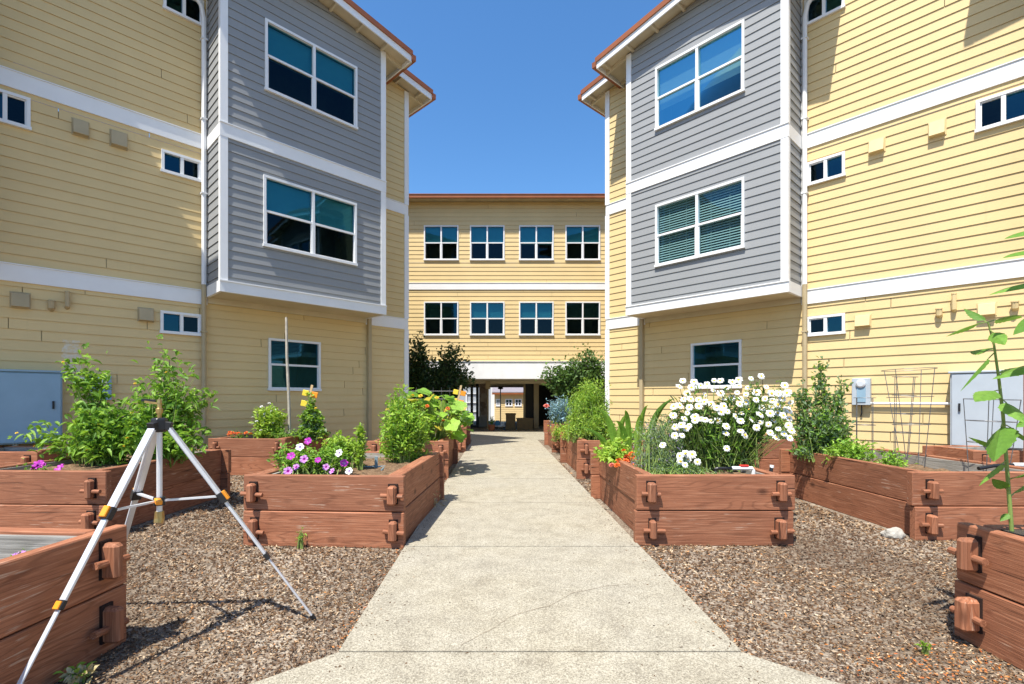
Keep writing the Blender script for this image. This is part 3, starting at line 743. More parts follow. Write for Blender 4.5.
def flower_mesh(kind, mats):
    m = MB(); r = random.Random(len(kind)*17)
    if kind == 'daisy':
        n_ = 19
        for k in range(n_):
            a = 2*math.pi*k/n_ + r.uniform(-.08,.08); c, s = math.cos(a), math.sin(a); Lp = .040*r.uniform(.9,1.1); wd = .0062; dz = r.uniform(-.010,.001)
            pt = lambda t, w_, z: (c*t - s*w_, s*t + c*w_, z)
            m.poly([pt(.008,-wd*.6,0), pt(Lp*.6,-wd,.003), pt(Lp*.95,-wd*.7,dz), pt(Lp,0,dz-.002), pt(Lp*.95,wd*.7,dz), pt(Lp*.6,wd,.003), pt(.008,wd*.6,0)])
        m.cur = 1
        rings = [(.0145,0),(.0125,.0052),(.007,.008)]
        for i in range(2):
            for k in range(10):
                a, b = 2*math.pi*k/10, 2*math.pi*(k+1)/10; (r0,z0),(r1,z1) = rings[i], rings[i+1]
                m.poly([(r0*math.cos(a),r0*math.sin(a),z0),(r0*math.cos(b),r0*math.sin(b),z0),(r1*math.cos(b),r1*math.sin(b),z1),(r1*math.cos(a),r1*math.sin(a),z1)])
        m.poly([(.007*math.cos(2*math.pi*k/10), .007*math.sin(2*math.pi*k/10), .008) for k in range(10)])
    elif kind == 'petunia':
        n_ = 20
        for ri in range(3):
            r0, r1 = (.004,.016,.030)[ri], (.016,.030,.040)[ri]; z0, z1 = (-.02,-.004,.002)[ri], (-.004,.002,.003)[ri]
            m.cur = 1 if ri == 0 else 0
            for k in range(n_):
                a, b = 2*math.pi*k/n_, 2*math.pi*(k+1)/n_
                f = lambda an, rr, zz, q: (rr*math.cos(an)*(1+.10*q*abs(math.cos(2.5*an))), rr*math.sin(an)*(1+.10*q*abs(math.cos(2.5*an))), zz+.005*q*math.cos(7*an))
                m.poly([f(a,r0,z0,ri*.5),f(b,r0,z0,ri*.5),f(b,r1,z1,ri),f(a,r1,z1,ri)])
    else:  # pompon of small petals
        for k in range(60):
            ph = math.acos(1-k/60*1.2); a = k*2.399; rr = .026
            d = Vector((math.sin(ph)*math.cos(a), math.sin(ph)*math.sin(a), math.cos(ph)*.7)); p0 = d*.010; p1 = d*rr*r.uniform(.85,1.15); sd = d.cross(Vector((0,0,1))).normalized()*.006 if d.cross(Vector((0,0,1))).length > .01 else Vector((.006,0,0))
            m.poly([p0, p1-sd, p1*1.08, p1+sd])
    me_o = m.build('flower_head', mats); me = me_o.data; bpy.data.objects.remove(me_o); return me
FM = {}
def add_flower(root, kind, mats, pos, size=1, tilt=None, stem=True, name='flower'):
    key = (kind, mats)
    if key not in FM: FM[key] = flower_mesh(kind, list(mats))
    o = bpy.data.objects.new(name, FM[key]); COL.objects.link(o); o.parent = root; o.location = pos
    tilt = tilt or Vector((random.gauss(-.1,.35), random.gauss(-.55,.35), 1))
    o.rotation_euler = Vector(tilt).to_track_quat('Z', 'Y').to_euler(); o.scale = (size,)*3
    return o
def stems_to(root, pts, r=.003, base=None, mat='green_stem'):
    m = MB()
    for p_ in pts:
        p_ = Vector(p_); b = Vector(base(p_)) if base else Vector((p_.x*.4, p_.y*.4, 0)); q = Vector((b.x*.45+p_.x*.55, b.y*.45+p_.y*.55, p_.z*.6))
        m.tube([tuple((1-t)**2*b + 2*t*(1-t)*q + t*t*p_) for t in (0,.25,.5,.75,1)], r, 4, False)
    m.build('flower_stems', mat, root)

# ------------------------------------------------------------------ raised beds
BH = .65; BT = .07
beds = []
def bed(label, cx, cy, W, L, rz=0, outer='x', lining=True, H=BH, soil=.10, seed=0, ins=.135, BI=BT):
    """outer='x': the boards along x are the outer ones, with the keyed tenons on them"""
    rr = random.Random(seed+int(cx*31+cy*17)); beds.append((cx, cy, W/2, L/2, rz))
    root = thing('raised_bed', label, 'raised bed', (cx, cy, 0), rz, 'reddish timber raised garden beds')
    hb = (H-.008)/2
    def put(name, mb, mat, parent=root, bevel=.006): return mb.build(name, mat, parent, bevel=bevel)
    ax = outer == 'x'
    def BX(u0,u1,v0,v1,z0,z1):  # u along the outer boards, v across
        m = MB()
        return m.box(u0,u1,v0,v1,z0,z1) if ax else m.box(v0,v1,u0,u1,z0,z1)
    U = (W if ax else L)/2; V = (L if ax else W)/2
    wo_ = 'red_wood_x' if ax else 'red_wood_y'; wi_ = 'red_wood_y' if ax else 'red_wood_x'
    for lv in range(2):
        z0 = .0 + lv*(hb+.008); z1 = z0+hb
        for sg in (-1, 1):
            j = rr.uniform(-.008,.008); e = rr.uniform(-.012,.012)
            v0, v1 = sorted((sg*(V+j), sg*(V-BT+j)))
            put('board', BX(-U+e, U+e, v0, v1, z0, z1), wo_)
        for sg in (-1, 1):
            j = rr.uniform(-.018,.012)
            u0, u1 = sorted((sg*(U-ins+BI/2+j), sg*(U-ins-BI/2+j))); dz = rr.uniform(0,.01)
            put('board', BX(u0, u1, -V+BT+.003, V-BT-.003, z0+.0, z1+dz), wi_)
            for sv in (-1, 1):
                uc = (u0+u1)/2; kw = .064*rr.uniform(.88,1.2); kh = .18*rr.uniform(.93,1.05); pr = .082*rr.uniform(.85,1.15); zc = z0+hb*.52+rr.uniform(-.012,.012)
                a0, a1 = sorted((sv*(V-BT*.5), sv*(V+pr)))
                tn = put('tenon', BX(uc-kw/2, uc+kw/2, a0, a1, zc-kh/2, zc+kh/2), 'red_wood_z', bevel=.016)
                # proud dark plate standing in for the shaded gap round the tenon
                mo = BX(uc-kw/2-.005, uc+kw/2+.007, *sorted((sv*(V-.02), sv*(V+.011))), zc-kh/2, zc+kh/2+.013); put('slot_shade_plate', mo, 'slot_shade', tn, 0)
                dm = MB(); dl = .185/2*rr.uniform(.9,1.15); off = rr.uniform(-.015,.015); zz = zc - kh*rr.uniform(.02,.12)
                vv = sv*(V+.034); tl = rr.uniform(-.01,.01)
                pa_, pb_ = (uc-dl+off, vv, zz-tl), (uc+dl+off, vv, zz+tl)
                if not ax: pa_, pb_ = (pa_[1], pa_[0], pa_[2]), (pb_[1], pb_[0], pb_[2])
                dm.tube([pa_, pb_], .0195, 9); dm.build('dowel', wo_, tn, smooth=False)
    zs_ = H-soil
    g_ = MB(); nx, ny = 14, 18; hx = (W/2-(ins+BI/2 if ax else BT)-.028); hy = (L/2-(BT if ax else ins+BI/2)-.028)
    grid = [[(-hx+2*hx*i/nx, -hy+2*hy*j/ny, zs_+rr.uniform(-.018,.018)) for j in range(ny+1)] for i in range(nx+1)]
    for i in range(nx):
        for j in range(ny): g_.poly([grid[i][j], grid[i+1][j], grid[i+1][j+1], grid[i][j+1]])
    g_.build('soil', 'soil', root)
    if lining:
        for sg in (-1, 1):
            MB().box(-hx, hx, *sorted((sg*(hy-.006), sg*(hy+.018))), zs_-.1, H-.014).build('lining', 'grey_wood_x', root)
            MB().box(*sorted((sg*(hx-.006), sg*(hx+.018))), -hy+.007, hy-.007, zs_-.1, H-.016).build('lining', 'grey_wood_y', root)
    return root
def rot2(x, y, a): return (x*math.cos(a)-y*math.sin(a), x*math.sin(a)+y*math.cos(a))
# near pair
bed('low timber bed at the lower left behind the tripod foot, with a small pansy', -2.14-.74, 2.78-1.1, 1.48, 2.2, R(-4), 'y', soil=.22)
bed('timber bed at the lower right holding the tall young sunflower', 2.60+.74, 2.80-1.1, 1.48, 2.2, R(0), 'y', soil=.05)
# along the path, left then right
bed('timber bed left of the path with purple and white petunias', -1.53, 5.50, 1.50, 2.07, R(-3.5), 'x', soil=.07, ins=.095, BI=.13)
bed('timber bed left of the path under the broad squash leaves', -1.51, 9.2, 1.37, 2.1, R(0), 'x')
bed('farthest timber bed on the left edge of the path', -1.49, 13.4, 1.37, 2.1, R(0), 'x')
bed('timber bed right of the path full of white daisies', 1.995, 5.6, 1.455, 2.2, R(0), 'x', soil=.06)
bed('timber bed right of the path under the feathery green bush', 2.06, 9.35, 1.45, 2.2, R(0), 'x')
bed('farthest timber bed on the right edge of the path', 2.08, 13.4, 1.45, 2.1, R(0), 'x', H=.72)
# second row
bed('timber bed behind the tripod filled by a tall leafy bush', -4.50, 5.8, 1.5, 2.1, R(-2), 'x', soil=.06)
bed('timber bed by the left wall with marigolds and a cone of climbing leaves', -4.37, 9.55, 1.42, 1.8, R(-4), 'x', soil=.07)
bed('timber bed on the right holding the wire plant cages', 4.72, 5.80, 1.50, 2.25, R(0), 'x', soil=.13)
bed('timber bed by the right wall behind the daisies', 4.72, 9.2, 1.45, 1.6, R(0), 'x')
bed('short timber bed under the blue grey cabinet at the left edge', -6.78, 6.9, 1.40, .85, R(0), 'x', soil=.2)
bed('short timber bed under the grey cabinet at the right edge', 7.05, 7.0, 1.30, .80, R(0), 'x', soil=.12)

# ------------------------------------------------------------------ chips on the ground
def in_beds(x, y, pad=0):
    for cx, cy, hx, hy, a in beds:
        dx, dy = x-cx, y-cy; u = dx*math.cos(-a)-dy*math.sin(-a); v = dx*math.sin(-a)+dy*math.cos(-a)
        if abs(u) < hx+pad and abs(v) < hy+pad: return True
    return False
def chips():
    P = []
    while len(P) < 62000:
        N = 20000
        y = 1.35*(11/1.35)**(RNG.random(N)**.92); x = RNG.uniform(-1.12, 1.12, N)*y
        ok = ((x < PX0-.004) | (x > PX1+.004)) & (np.abs(x) < 8)
        # curved flare near the camera
        for px_, py_ in zip(x[ok], y[ok]):
            d = (PX0-px_) if px_ < 0 else (px_-PX1)
            if py_ < jy[0]-.6: continue
            if py_ < jy[0] and d < 1.0*math.asin(min(1, (jy[0]-py_)/.6))*2/math.pi + .006: continue
            if in_beds(px_, py_, -.01): continue
            P.append((px_, py_))
    P = np.array(P); N = len(P); sc = np.clip(P[:,1]/3.2, .75, 2.0)
    L = (.012 + .026*RNG.random(N)**2)*sc; W_ = (.005+.008*RNG.random(N))*sc; H = (.003+.005*RNG.random(N))*sc
    a = RNG.random(N)*2*np.pi; ca, sa = np.cos(a), np.sin(a); tl = RNG.normal(0, .35, N); z0 = RNG.uniform(-.001, .012, N)
    def pt(u, v, zz): return np.stack([P[:,0]+u*ca-v*sa, P[:,1]+u*sa+v*ca, z0+zz+u*tl], 1)
    V = np.stack([pt(-L/2, -W_/3, 0*H), pt(-L*.1, -W_/2, 0*H), pt(L/2, -W_*.1, 0*H), pt(L*.2, W_/2, 0*H), pt(-L*.35, W_*.4, 0*H), pt(L*.02, 0*W_, H)], 1).reshape(-1,3)
    b = (np.arange(N)*6)[:,None]
    F_ = np.concatenate([b+np.array([[i, (i+1)%5, 5]]) for i in range(5)], 0)
    o = MB().arr(V, F_).build('wood_chips', 'chips'); tag(o, 'brown and tan chips covering the ground between the beds', 'wood chips', kind='stuff')
chips()
def debris():
    n_ = 420; P = []
    while len(P) < n_:
        t = RNG.random()
        if t < .25: x, y = PX1 + abs(RNG.normal(.015,.05)), RNG.uniform(2.3, 6)
        elif t < .42: x, y = PX0 - abs(RNG.normal(.012,.04)), RNG.uniform(2.3, 5.2)
        else: x, y = RNG.normal(2.35,.35), RNG.normal(2.42,.14)
        if not in_beds(x, y): P.append((x, y, .034 if PX0 < x < PX1 or y < 1.98 else .014))
    P = np.array(P); V, F_ = leaf_arrays(P, RNG.normal(0,1,(n_,3))*[1,1,.2], .018*(.4+RNG.random(n_)), .009, 0)
    o = MB().arr(V, F_).build('fallen_petals', 'leaf_debris'); tag(o, 'orange and brown dried petals along the path edge', 'leaf litter', kind='stuff')
debris()

# ------------------------------------------------------------------ tripod sprinkler
def tripod():
    A = Vector((-1.90, 2.75, 0)); root = thing('sprinkler_tripod', 'silver three legged sprinkler tripod with orange clamps on the chips', 'tripod', A)
    feet = [Vector((-1.117, 2.99, .0)), Vector((-2.02, 1.96, .0)), Vector((-2.58, 3.22, .0))]
    hubz = 1.205; bh = .78
    MB().tube([(0,0,.70),(0,0,1.20)], .0145, 12).build('centre_column', 'aluminium', root, smooth=False)
    b = MB(); b.tube([(0,-.01,.655),(0,0,.68),(0,0,.72)], [.022,.026,.022], 10); b.build('hose_coupling', 'brass', root)
    h = MB()
    h.tube([(0,0,1.165),(0,0,1.18),(0,0,1.235),(0,0,1.245)], [.03,.042,.042,.034], 6)
    for f in feet:
        d = (f-A); d.z = 0; d.normalize(); h.bar(d*.02+Vector((0,0,1.205)), d*.060+Vector((0,0,1.195)), .045, .045)
    h.build('hub', 'black_plastic', root, bevel=.003)
    s = MB(); s.tube([(0,0,1.24),(0,0,1.27),(0,0,1.27),(0,0,1.295),(0,0,1.30),(0,0,1.33)], [.011,.011,.018,.018,.012,.010], 10)
    s.bar((-.01,0,1.325), (-.075,-.01,1.335), .012, .012); s.tube([(0,0,1.325),(0,0,1.35)], [.013,.008], 8)
    s.build('sprinkler_head', 'brass', root); 
    ar = MB().bar((-.02,0,1.338), (-.09,-.012,1.345), .012, .014); ar.build('sprinkler_arm', 'black_plastic', root)
    for i, f in enumerate(feet):
        t = f-A; top = Vector((t.x*.05, t.y*.05, 1.20)); ft = Vector((t.x, t.y, .005)); P = lambda k: top.lerp(ft, k)
        dirn = (ft-top).normalized(); side = dirn.cross(Vector((0,0,1))).normalized(); nrm = side.cross(dirn)
        lg = MB()
        lg.bar(P(0), P(.36), .044, .018, nrm); lg.bar(P(.02)-nrm*.011, P(.36)-nrm*.011, .026, .006, nrm)
        lg.bar(P(.35), P(.66), .032, .014, nrm); lg.bar(P(.64), P(.985), .022, .010, nrm)
        o = lg.build('leg', 'aluminium', root, bevel=.002)
        MB().bar(P(.33), P(.375), .052, .034, nrm).build('clamp_collar', 'black_plastic', o, bevel=.003)
        MB().bar(P(.33)+nrm*.022, P(.37)+nrm*.022, .034, .016, nrm).build('clamp_lever', 'orange_plastic', o, bevel=.003)
        MB().bar(P(.64), P(.67), .036, .024, nrm).build('clamp_collar', 'black_plastic', o, bevel=.003)
        if i == 1: MB().bar(P(.645)+nrm*.014, P(.67)+nrm*.014, .028, .012, nrm).build('clamp_lever', 'orange_plastic', o, bevel=.002)
        MB().tube([tuple(P(.975)), tuple(ft)], [.014,.012], 8).build('foot', 'black_plastic', o)
        b = MB(); e = P(.345); b.bar((0,0,bh), tuple(e), .018, .010); b.build('brace', 'aluminium', root)
    MB().tube([(0,0,.755),(0,0,.80)], .030, 10).build('brace_collar', 'black_plastic', root)
    MB().bar((.0,-.02,.79), (.035,-.05,.775), .03, .024).build('brace_knob', 'orange_plastic', root, bevel=.003)
tripod()

# ------------------------------------------------------------------ utility boxes on the walls
def on_wall(F, s, d, z=0): return F(s, d, z)
def cabinet(side):
    L = side < 0; F = FL if L else FR; S = SL if L else SR; Z = ZL if L else ZR
    if L: s0, s1 = S(-48, .02), S(62.5, .25); zt, zb = Z(62, 373.5), Z(62, 441)
    else: s0, s1 = S(1045, .02), S(950, .25); zt, zb = Z(951, 374), Z(951, 445)
    s0, s1 = sorted((s0, s1)); org = Vector(F((s0+s1)/2, .12, zb))
    root = thing('utility_cabinet', 'large blue grey cabinet on the shaded wall at the left edge' if L else 'large pale grey metal cabinet on the sunlit wall behind the sunflower', 'utility cabinet', org)
    m = 'cabinet_blue' if L else 'cabinet_grey'
    MB().box(s0, s1, .03, .24, zb, zt, F).build('body', m, root, org, bevel=.006)
    MB().box(s0+.02, s1-.02, .242, .262, zb+.02, zt-.02, F).build('door', m, root, org, bevel=.004)
    MB().box(s0-.02, s1+.02, .02, .275, zt, zt+.03, F).build('lid', m, root, org, bevel=.004)
    sh = s1-.12; MB().box(sh, sh+.025, .262, .285, (zb+zt)/2-.02, (zb+zt)/2+.1, F).build('handle', 'black_plastic', root, org)
    for zz in (zb+.08, zt-.14):
        MB().box(s0+.03, s0+.055, .262, .272, zz, zz+.07, F).build('hinge', 'aluminium', root, org)
    if not L: MB().box(s0+.32, s0+.44, .262, .265, zb+.05, zb+.10, F).build('sticker', 'pipe_white', root, org)
    c = MB()
    for k in (.55, .80) if L else (.35, .5): c.tube([F(s0+(s1-s0)*k if L else s1-(s1-s0)*k, .13, .0), F(s0+(s1-s0)*k if L else s1-(s1-s0)*k, .13, zb)], .035, 8)
    c.build('conduit', 'pipe_white', root, org)
    # meter
    if L: a, b, yt, yb = 89.5, 111.5, 376, 400
    else: a, b, yt, yb = 852, 870.5, 378.5, 405
    q0, q1 = sorted((S(a, .1), S(b, .1))); zt2, zb2 = Z((a+b)/2, yt), Z((a+b)/2, yb); org = Vector(F((q0+q1)/2, .05, zb2))
    root = thing('electric_meter', 'small blue meter box half hidden by the leafy bush' if L else 'small grey meter box with a round dial on the sunlit wall', 'electric meter', org)
    MB().box(q0, q1, .02, .12, zb2, zt2, F).build('box', 'cabinet_blue' if L else 'cabinet_grey', root, org, bevel=.006)
    sm = (q0+q1)/2; w_ = (q1-q0)
    MB().tube([F(sm,.12,zt2-w_*.36), F(sm,.15,zt2-w_*.36), F(sm,.16,zt2-w_*.36)], [w_*.27,w_*.27,w_*.18], 16).build('dial', 'aluminium', root, org)
    MB().box(sm-w_*.26, sm+w_*.22, .121, .132, zb2+.05, zt2-w_*.62, F).build('cover', 'cabinet_blue', root, org, bevel=.003)
    cz = zb2+.03
    e = s1 if L else s1; c = MB(); x0, x1 = sorted((q0 if L else q0, (s1) if L else s1))
    if L: c.tube([F(s1, .06, zt2-.05), F(q0, .06, zt2-.05)], .018, 8)
    else: c.tube([F(s1, .06, cz), F(q0, .06, cz)], .022, 8)
    c.build('conduit', 'pipe_white', root, org)
    c = MB().tube([F(sm, .06, zb2), F(sm, .06, zb2-.14), F(sm+.02, .03, zb2-.2)], .012, 6); c.build('cable', 'black_plastic', root, org)
cabinet(-1); cabinet(1)

# ------------------------------------------------------------------ wire cages
def cage(label, x, y, z, h, r0, r1, n_=4, rings=3, tilt=0, rz=0):
    root = thing('plant_cage', label, 'plant cage', (x, y, z), rz, 'wire plant cages'); root.rotation_euler = (tilt, tilt*.4, rz)
    m = MB(); 
    for k in range(n_):
        a = 2*math.pi*k/n_; m.tube([(r0*math.cos(a), r0*math.sin(a), 0), (r1*math.cos(a), r1*math.sin(a), h)], .0042, 5)
    m.build('uprights', 'galvanised_wire', root)
    for i in range(rings):
        t = 1-i/(rings)*.85; rr = r0+(r1-r0)*t; m = MB()
        m.tube([(rr*math.cos(2*math.pi*k/20), rr*math.sin(2*math.pi*k/20), h*t-.004) for k in range(21)], .0038, 5, False); m.build('ring', 'galvanised_wire', root)
cage('tall narrow wire cage standing inside the line of the wide topped one', 5.22, 6.35, .52, 1.12, .09, .13, 4, 4, .04)
cage('tall wide topped wire cage in the middle of the caged bed', 5.12, 6.05, .52, 1.20, .12, .27, 4, 3, -.03, .4)
cage('low wire cage in front of the grey cabinet', 5.30, 5.30, .52, .83, .15, .22, 4, 3, .03, .7)
cage('wire cage nearest the meter box, just right of the leafy spikes', 4.90, 6.55, .52, .85, .12, .12, 4, 2, 0, .2)

# ------------------------------------------------------------------ irrigation pipes, stone, post, stake
def pipe_set():
    r = thing('irrigation_pipe', 'black and white pipe with a red valve at the rear of the daisy bed', 'irrigation pipe', (2.15, 4.80, .62))
    MB().tube([(-.02,0,.0),(-.02,0,.045),(.0,0,.05),(.14,0,.052)], .015, 8).build('black_pipe', 'black_plastic', r)
    MB().tube([(.14,0,.052),(.34,0,.05),(.35,0,.03),(.35,0,-.06)], .019, 8).build('white_pipe', 'pipe_white', r)
    m = MB(); m.box(.22, .30, -.02, .02, .068, .085); m.box(.245,.275,-.012,.012,.05,.07); m.build('valve_handle', 'red_valve', r, bevel=.004)
    MB().tube([(.50,-.02,-.06),(.52,-.02,.075)], .017, 8).build('riser', 'black_plastic', r); MB().tube([(.52,-.02,.06),(.522,-.02,.085)], .019, 8).build('riser_cap', 'pipe_white', r)
    r2 = thing('irrigation_pipe', 'black and white pipe lying in the caged bed behind the sunflower stem', 'irrigation pipe', (5.20, 5.15, .60))
    MB().tube([(-.15,0,.02),(.02,0,.05),(.22,.01,.055)], .020, 8).build('black_pipe', 'black_plastic', r2)
    MB().tube([(.22,.01,.055),(.50,.02,.05)], .024, 8).build('white_pipe', 'pipe_white', r2)
pipe_set()
def rock(label, x, y, s):
    bm = bmesh.new(); bmesh.ops.create_icosphere(bm, subdivisions=3, radius=1)
    from mathutils import noise
    for v in bm.verts:
        k = 1 + .28*noise.noise(v.co*1.3+Vector((x,y,0))) + .08*noise.noise(v.co*4); v.co = Vector((v.co.x*s[0], v.co.y*s[1], v.co.z*s[2]))*k
    me = bpy.data.meshes.new('rock'); bm.to_mesh(me); bm.free(); me.materials.append(M['rock']); o = bpy.data.objects.new('rock', me); COL.objects.link(o); o.location = (x, y, s[2]*.5)
    tag(o, label, 'rock')
rock('rounded pale grey stone at the foot of the caged bed', 3.86, 4.78, (.105,.075,.062))
pst = MB().tube([(0,0,0),(-.02,.0,.8),(-.06,0,1.7),(-.08,.02,2.42)], [.030,.028,.026,.022], 7)
o = pst.build('garden_stake', 'bamboo', loc=(-3.99, 9.4, .5)); tag(o, 'tall pale wooden stake leaning in front of the left ground floor window', 'garden stake')
tg = thing('plant_marker', 'grey plastic plant marker standing in the petunia bed', 'plant marker', (-1.38, 5.55, .57)); MB().box(-.018,.018,-.003,.003,0,.13).build('blade', 'grey_tag', tg, bevel=.002); MB().tube([(-.15,0,.012),(.1,.02,.014),(.12,-.25,.012)], .010, 6).build('foot', 'grey_tag', tg)
rp = MB().box(-.05,.05,-.05,.05,0,1.75).build('wooden_post', 'red_wood_z', loc=(6.98,6.42,0), bevel=.006); tag(rp, 'reddish brown upright post at the right edge beyond the sunflower', 'post')

def ornament(label, x, y, z, h, sc=1):
    root = thing('garden_ornament', label, 'garden ornament', (x, y, z)); root.rotation_euler = (0, R(12), 0)
    MB().box(-.018*sc,.018*sc,-.009,.009,0,h).build('stake', 'bare_wood', root, bevel=.002)
    for i, (dx, dz, a) in enumerate(((-.07,-.14,0), (.07,-.14,0), (-.06,-.30,0), (.065,-.31,0))):
        MB().box((dx-.048)*sc,(dx+.048)*sc,-.022,-.010,h+(dz-.045)*sc,h+(dz+.045)*sc).build('petal_plaque', 'petal_yellow' if i % 2 == 0 else 'orange_plastic', root, bevel=.006)
ornament('wooden stake with yellow and orange plaques on top of the climbing cone', -3.78, 9.4, .6, 1.04, 1.25)
ornament('wooden stake with orange plaques rising from the squash leaves', -.97, 10.0, .6, 1.05, 1.1)

# white trellis behind the squash
tr = thing('trellis', 'grey wire trellis panels standing behind the squash leaves', 'trellis', (-1.50, 10.55, .0))
m = MB()
for k in range(8): m.tube([(-.62+.18*k, 0, .3), (-.62+.18*k, .03, 1.60)], .0035, 5)
m.build('uprights', 'galvanised_wire', tr); m = MB()
for k in (2,3,5,6): m.tube([(-.64, 0, .5+.17*k), (.66, 0, .5+.17*k)], .004, 5)
m.build('rails', 'galvanised_wire', tr)

# ------------------------------------------------------------------ planting
S_ = .57
# bush behind the tripod: two plants
def leafy(label, x, y, blobs, nst, seed):
    r, ends = bush('leafy_shrub', label, 'shrub', (x, y, S_), blobs, nst, 26, .12, .046, 'leaf_mid', spread=.065, droop=.38, tstart=.2, extra=('leaf_bright', .35), group='leafy bushes behind the tripod')
    for e in random.sample(list(ends), 9): add_flower(r, 'marigold', ('petal_yellow',), tuple(e+np.array([0,-.03,.01])), .55)
leafy('left half of the tall bush, with a long branch reaching over the cabinet', -4.62, 5.75, [(0,0,.52,.46,.4,.42,5), (-.22,0,1.12,.24,.2,.22,1.2), (-.62,-.1,.35,.28,.2,.14,.8), (.15,-.1,.4,.45,.4,.3,3)], 92, 1)
leafy('right half of the tall bush, cascading over the board behind the tripod', -4.02, 5.85, [(-.12,0,.6,.44,.4,.44,5), (.0,.1,1.22,.16,.2,.22,1.1), (.3,.1,.95,.15,.2,.15,.7), (.42,0,.35,.22,.3,.3,1.2), (.1,-.2,.3,.4,.3,.25,2), (.35,.2,.85,.15,.2,.15,.6), (-.2,-.1,.35,.3,.3,.3,1.5)], 96, 2)
pz, _ = bush('purple_annual', 'small magenta flowers at the front of the leafy bush bed', 'flower', (-4.7, 5.0, S_), [(0,0,.06,.25,.08,.05)], 10, 5, .05, .025, 'leaf_mid')
for k, (a_, b_) in enumerate(((.02,.09),(.06,.10),(.04,.12),(.25,.08))): add_flower(pz, 'petunia', ('petal_magenta','petal_violet'), (a_, -.03, b_), 1.1)
pn, _ = bush('pansy', 'tiny violet pansy growing in the grey lined bed at the lower left', 'flower', (-2.42, 2.52, .45), [(0,0,.06,.06,.05,.06)], 14, 6, .04, .022, 'leaf_bright', spread=.015, base_r=.03)
for k in range(4): add_flower(pn, 'petunia', ('petal_violet','petal_yellow'), (-.04+.028*k, -.02, .10+.012*(k % 2)), .42)

# left wall bed
mg, _ = bush('marigold', 'low orange marigolds at the corner of the left wall bed', 'flower', (-4.72, 8.95, S_), [(0,0,.08,.22,.12,.06)], 16, 7, .05, .03, 'leaf_mid', base_r=.05)
for k in range(9): add_flower(mg, 'marigold', ('petal_orange',), (-.2+.05*k, random.uniform(-.1,.05), .15+random.uniform(-.02,.02)), 1.25)
rb, ends = bush('flowering_bush', 'round light green bush dotted with cream flowers by the left wall', 'shrub', (-4.32, 9.25, S_), [(0,0,.44,.31,.3,.27,3), (0,0,.15,.36,.3,.16,1.4)], 120, 16, .095, .048, 'leaf_feather', spread=.035, base_r=.1)
for e in random.sample(list(ends), 16): add_flower(rb, 'marigold', ('petal_white',), tuple(e+np.array([0,-.06,.03])), 1.0)
cc, ends = bush('climbing_vine', 'cone of small rounded leaves climbing below the wooden plaque ornament', 'climbing plant', (-3.55, 9.3, S_), [(0,0,.15,.36,.3,.17,3), (0,0,.44,.22,.2,.22,2.4), (0,0,.74,.09,.08,.2,1)], 130, 15, .08, .065, 'leaf_bright', spread=.03, base_r=.1, extra=('leaf_grey', .35))
for e in random.sample(list(ends), 7): add_flower(cc, 'marigold', ('petal_yellow',), tuple(e+np.array([0,-.03,.02])), .8)
lv, _ = bush('herb', 'loose green herb between the round bush and the vine cone', 'herb', (-3.95, 9.05, S_), [(0,0,.12,.28,.2,.1)], 26, 9, .06, .028, 'leaf_mid')

# petunia bed
pt, _ = bush('petunia', 'mound of purple and white striped petunias at the front of its bed', 'flower', (-1.85, 4.95, .60), [(0,0,.13,.38,.22,.14,2), (-.28,0,.16,.18,.16,.12,1), (.2,0,.16,.22,.2,.12,1)], 130, 11, .055, .030, 'leaf_mid', spread=.03, base_r=.2, extra=('leaf_bright', .4))
for (px, py, k) in ((291,459,0),(308,444,0),(304,462,1),(296,470,1),(288,474,1),(318,463,0),(326,470,1),(344,466,0),(332,474,1),(349,474,2),(339,456,2),(300,450,2)):
    yy = random.uniform(4.62, 4.78); q = pix(px, py-3, yy)
    add_flower(pt, 'petunia', (('petal_magenta','petal_violet'), ('petal_violet','petal_magenta'), ('petal_white','petal_lilac'))[k], (q[0]+1.85, q[1]-4.95, max(q[2]-.60, .04)), random.uniform(.65,.95), Vector((random.gauss(.05,.25), -1, random.uniform(.4,1))))
ba, _ = bush('basil', 'light green basil behind the petunias', 'herb', (-1.72, 5.45, .58), [(0,0,.24,.26,.16,.18)], 80, 12, .065, .042, 'leaf_feather', spread=.025)
up_, _ = bush('snapdragon', 'single upright yellow green spire beside the basil', 'flower', (-1.50, 5.35, .58), [(0,0,.20,.06,.05,.2,1), (.0,0,.44,.03,.03,.10,.6)], 34, 14, .055, .03, 'leaf_feather', spread=.018, base_r=.02)
fe, _ = bush('leafy_bush', 'bright feathery green bush at the rear of the petunia bed', 'shrub', (-1.14, 6.05, .56), [(0,0,.48,.34,.3,.34,4), (0,0,.2,.38,.3,.2,2), (-.1,0,.82,.16,.14,.14,.7)], 190, 22, .065, .030, 'leaf_bright', spread=.04, base_r=.1, extra=('leaf_feather', .5))

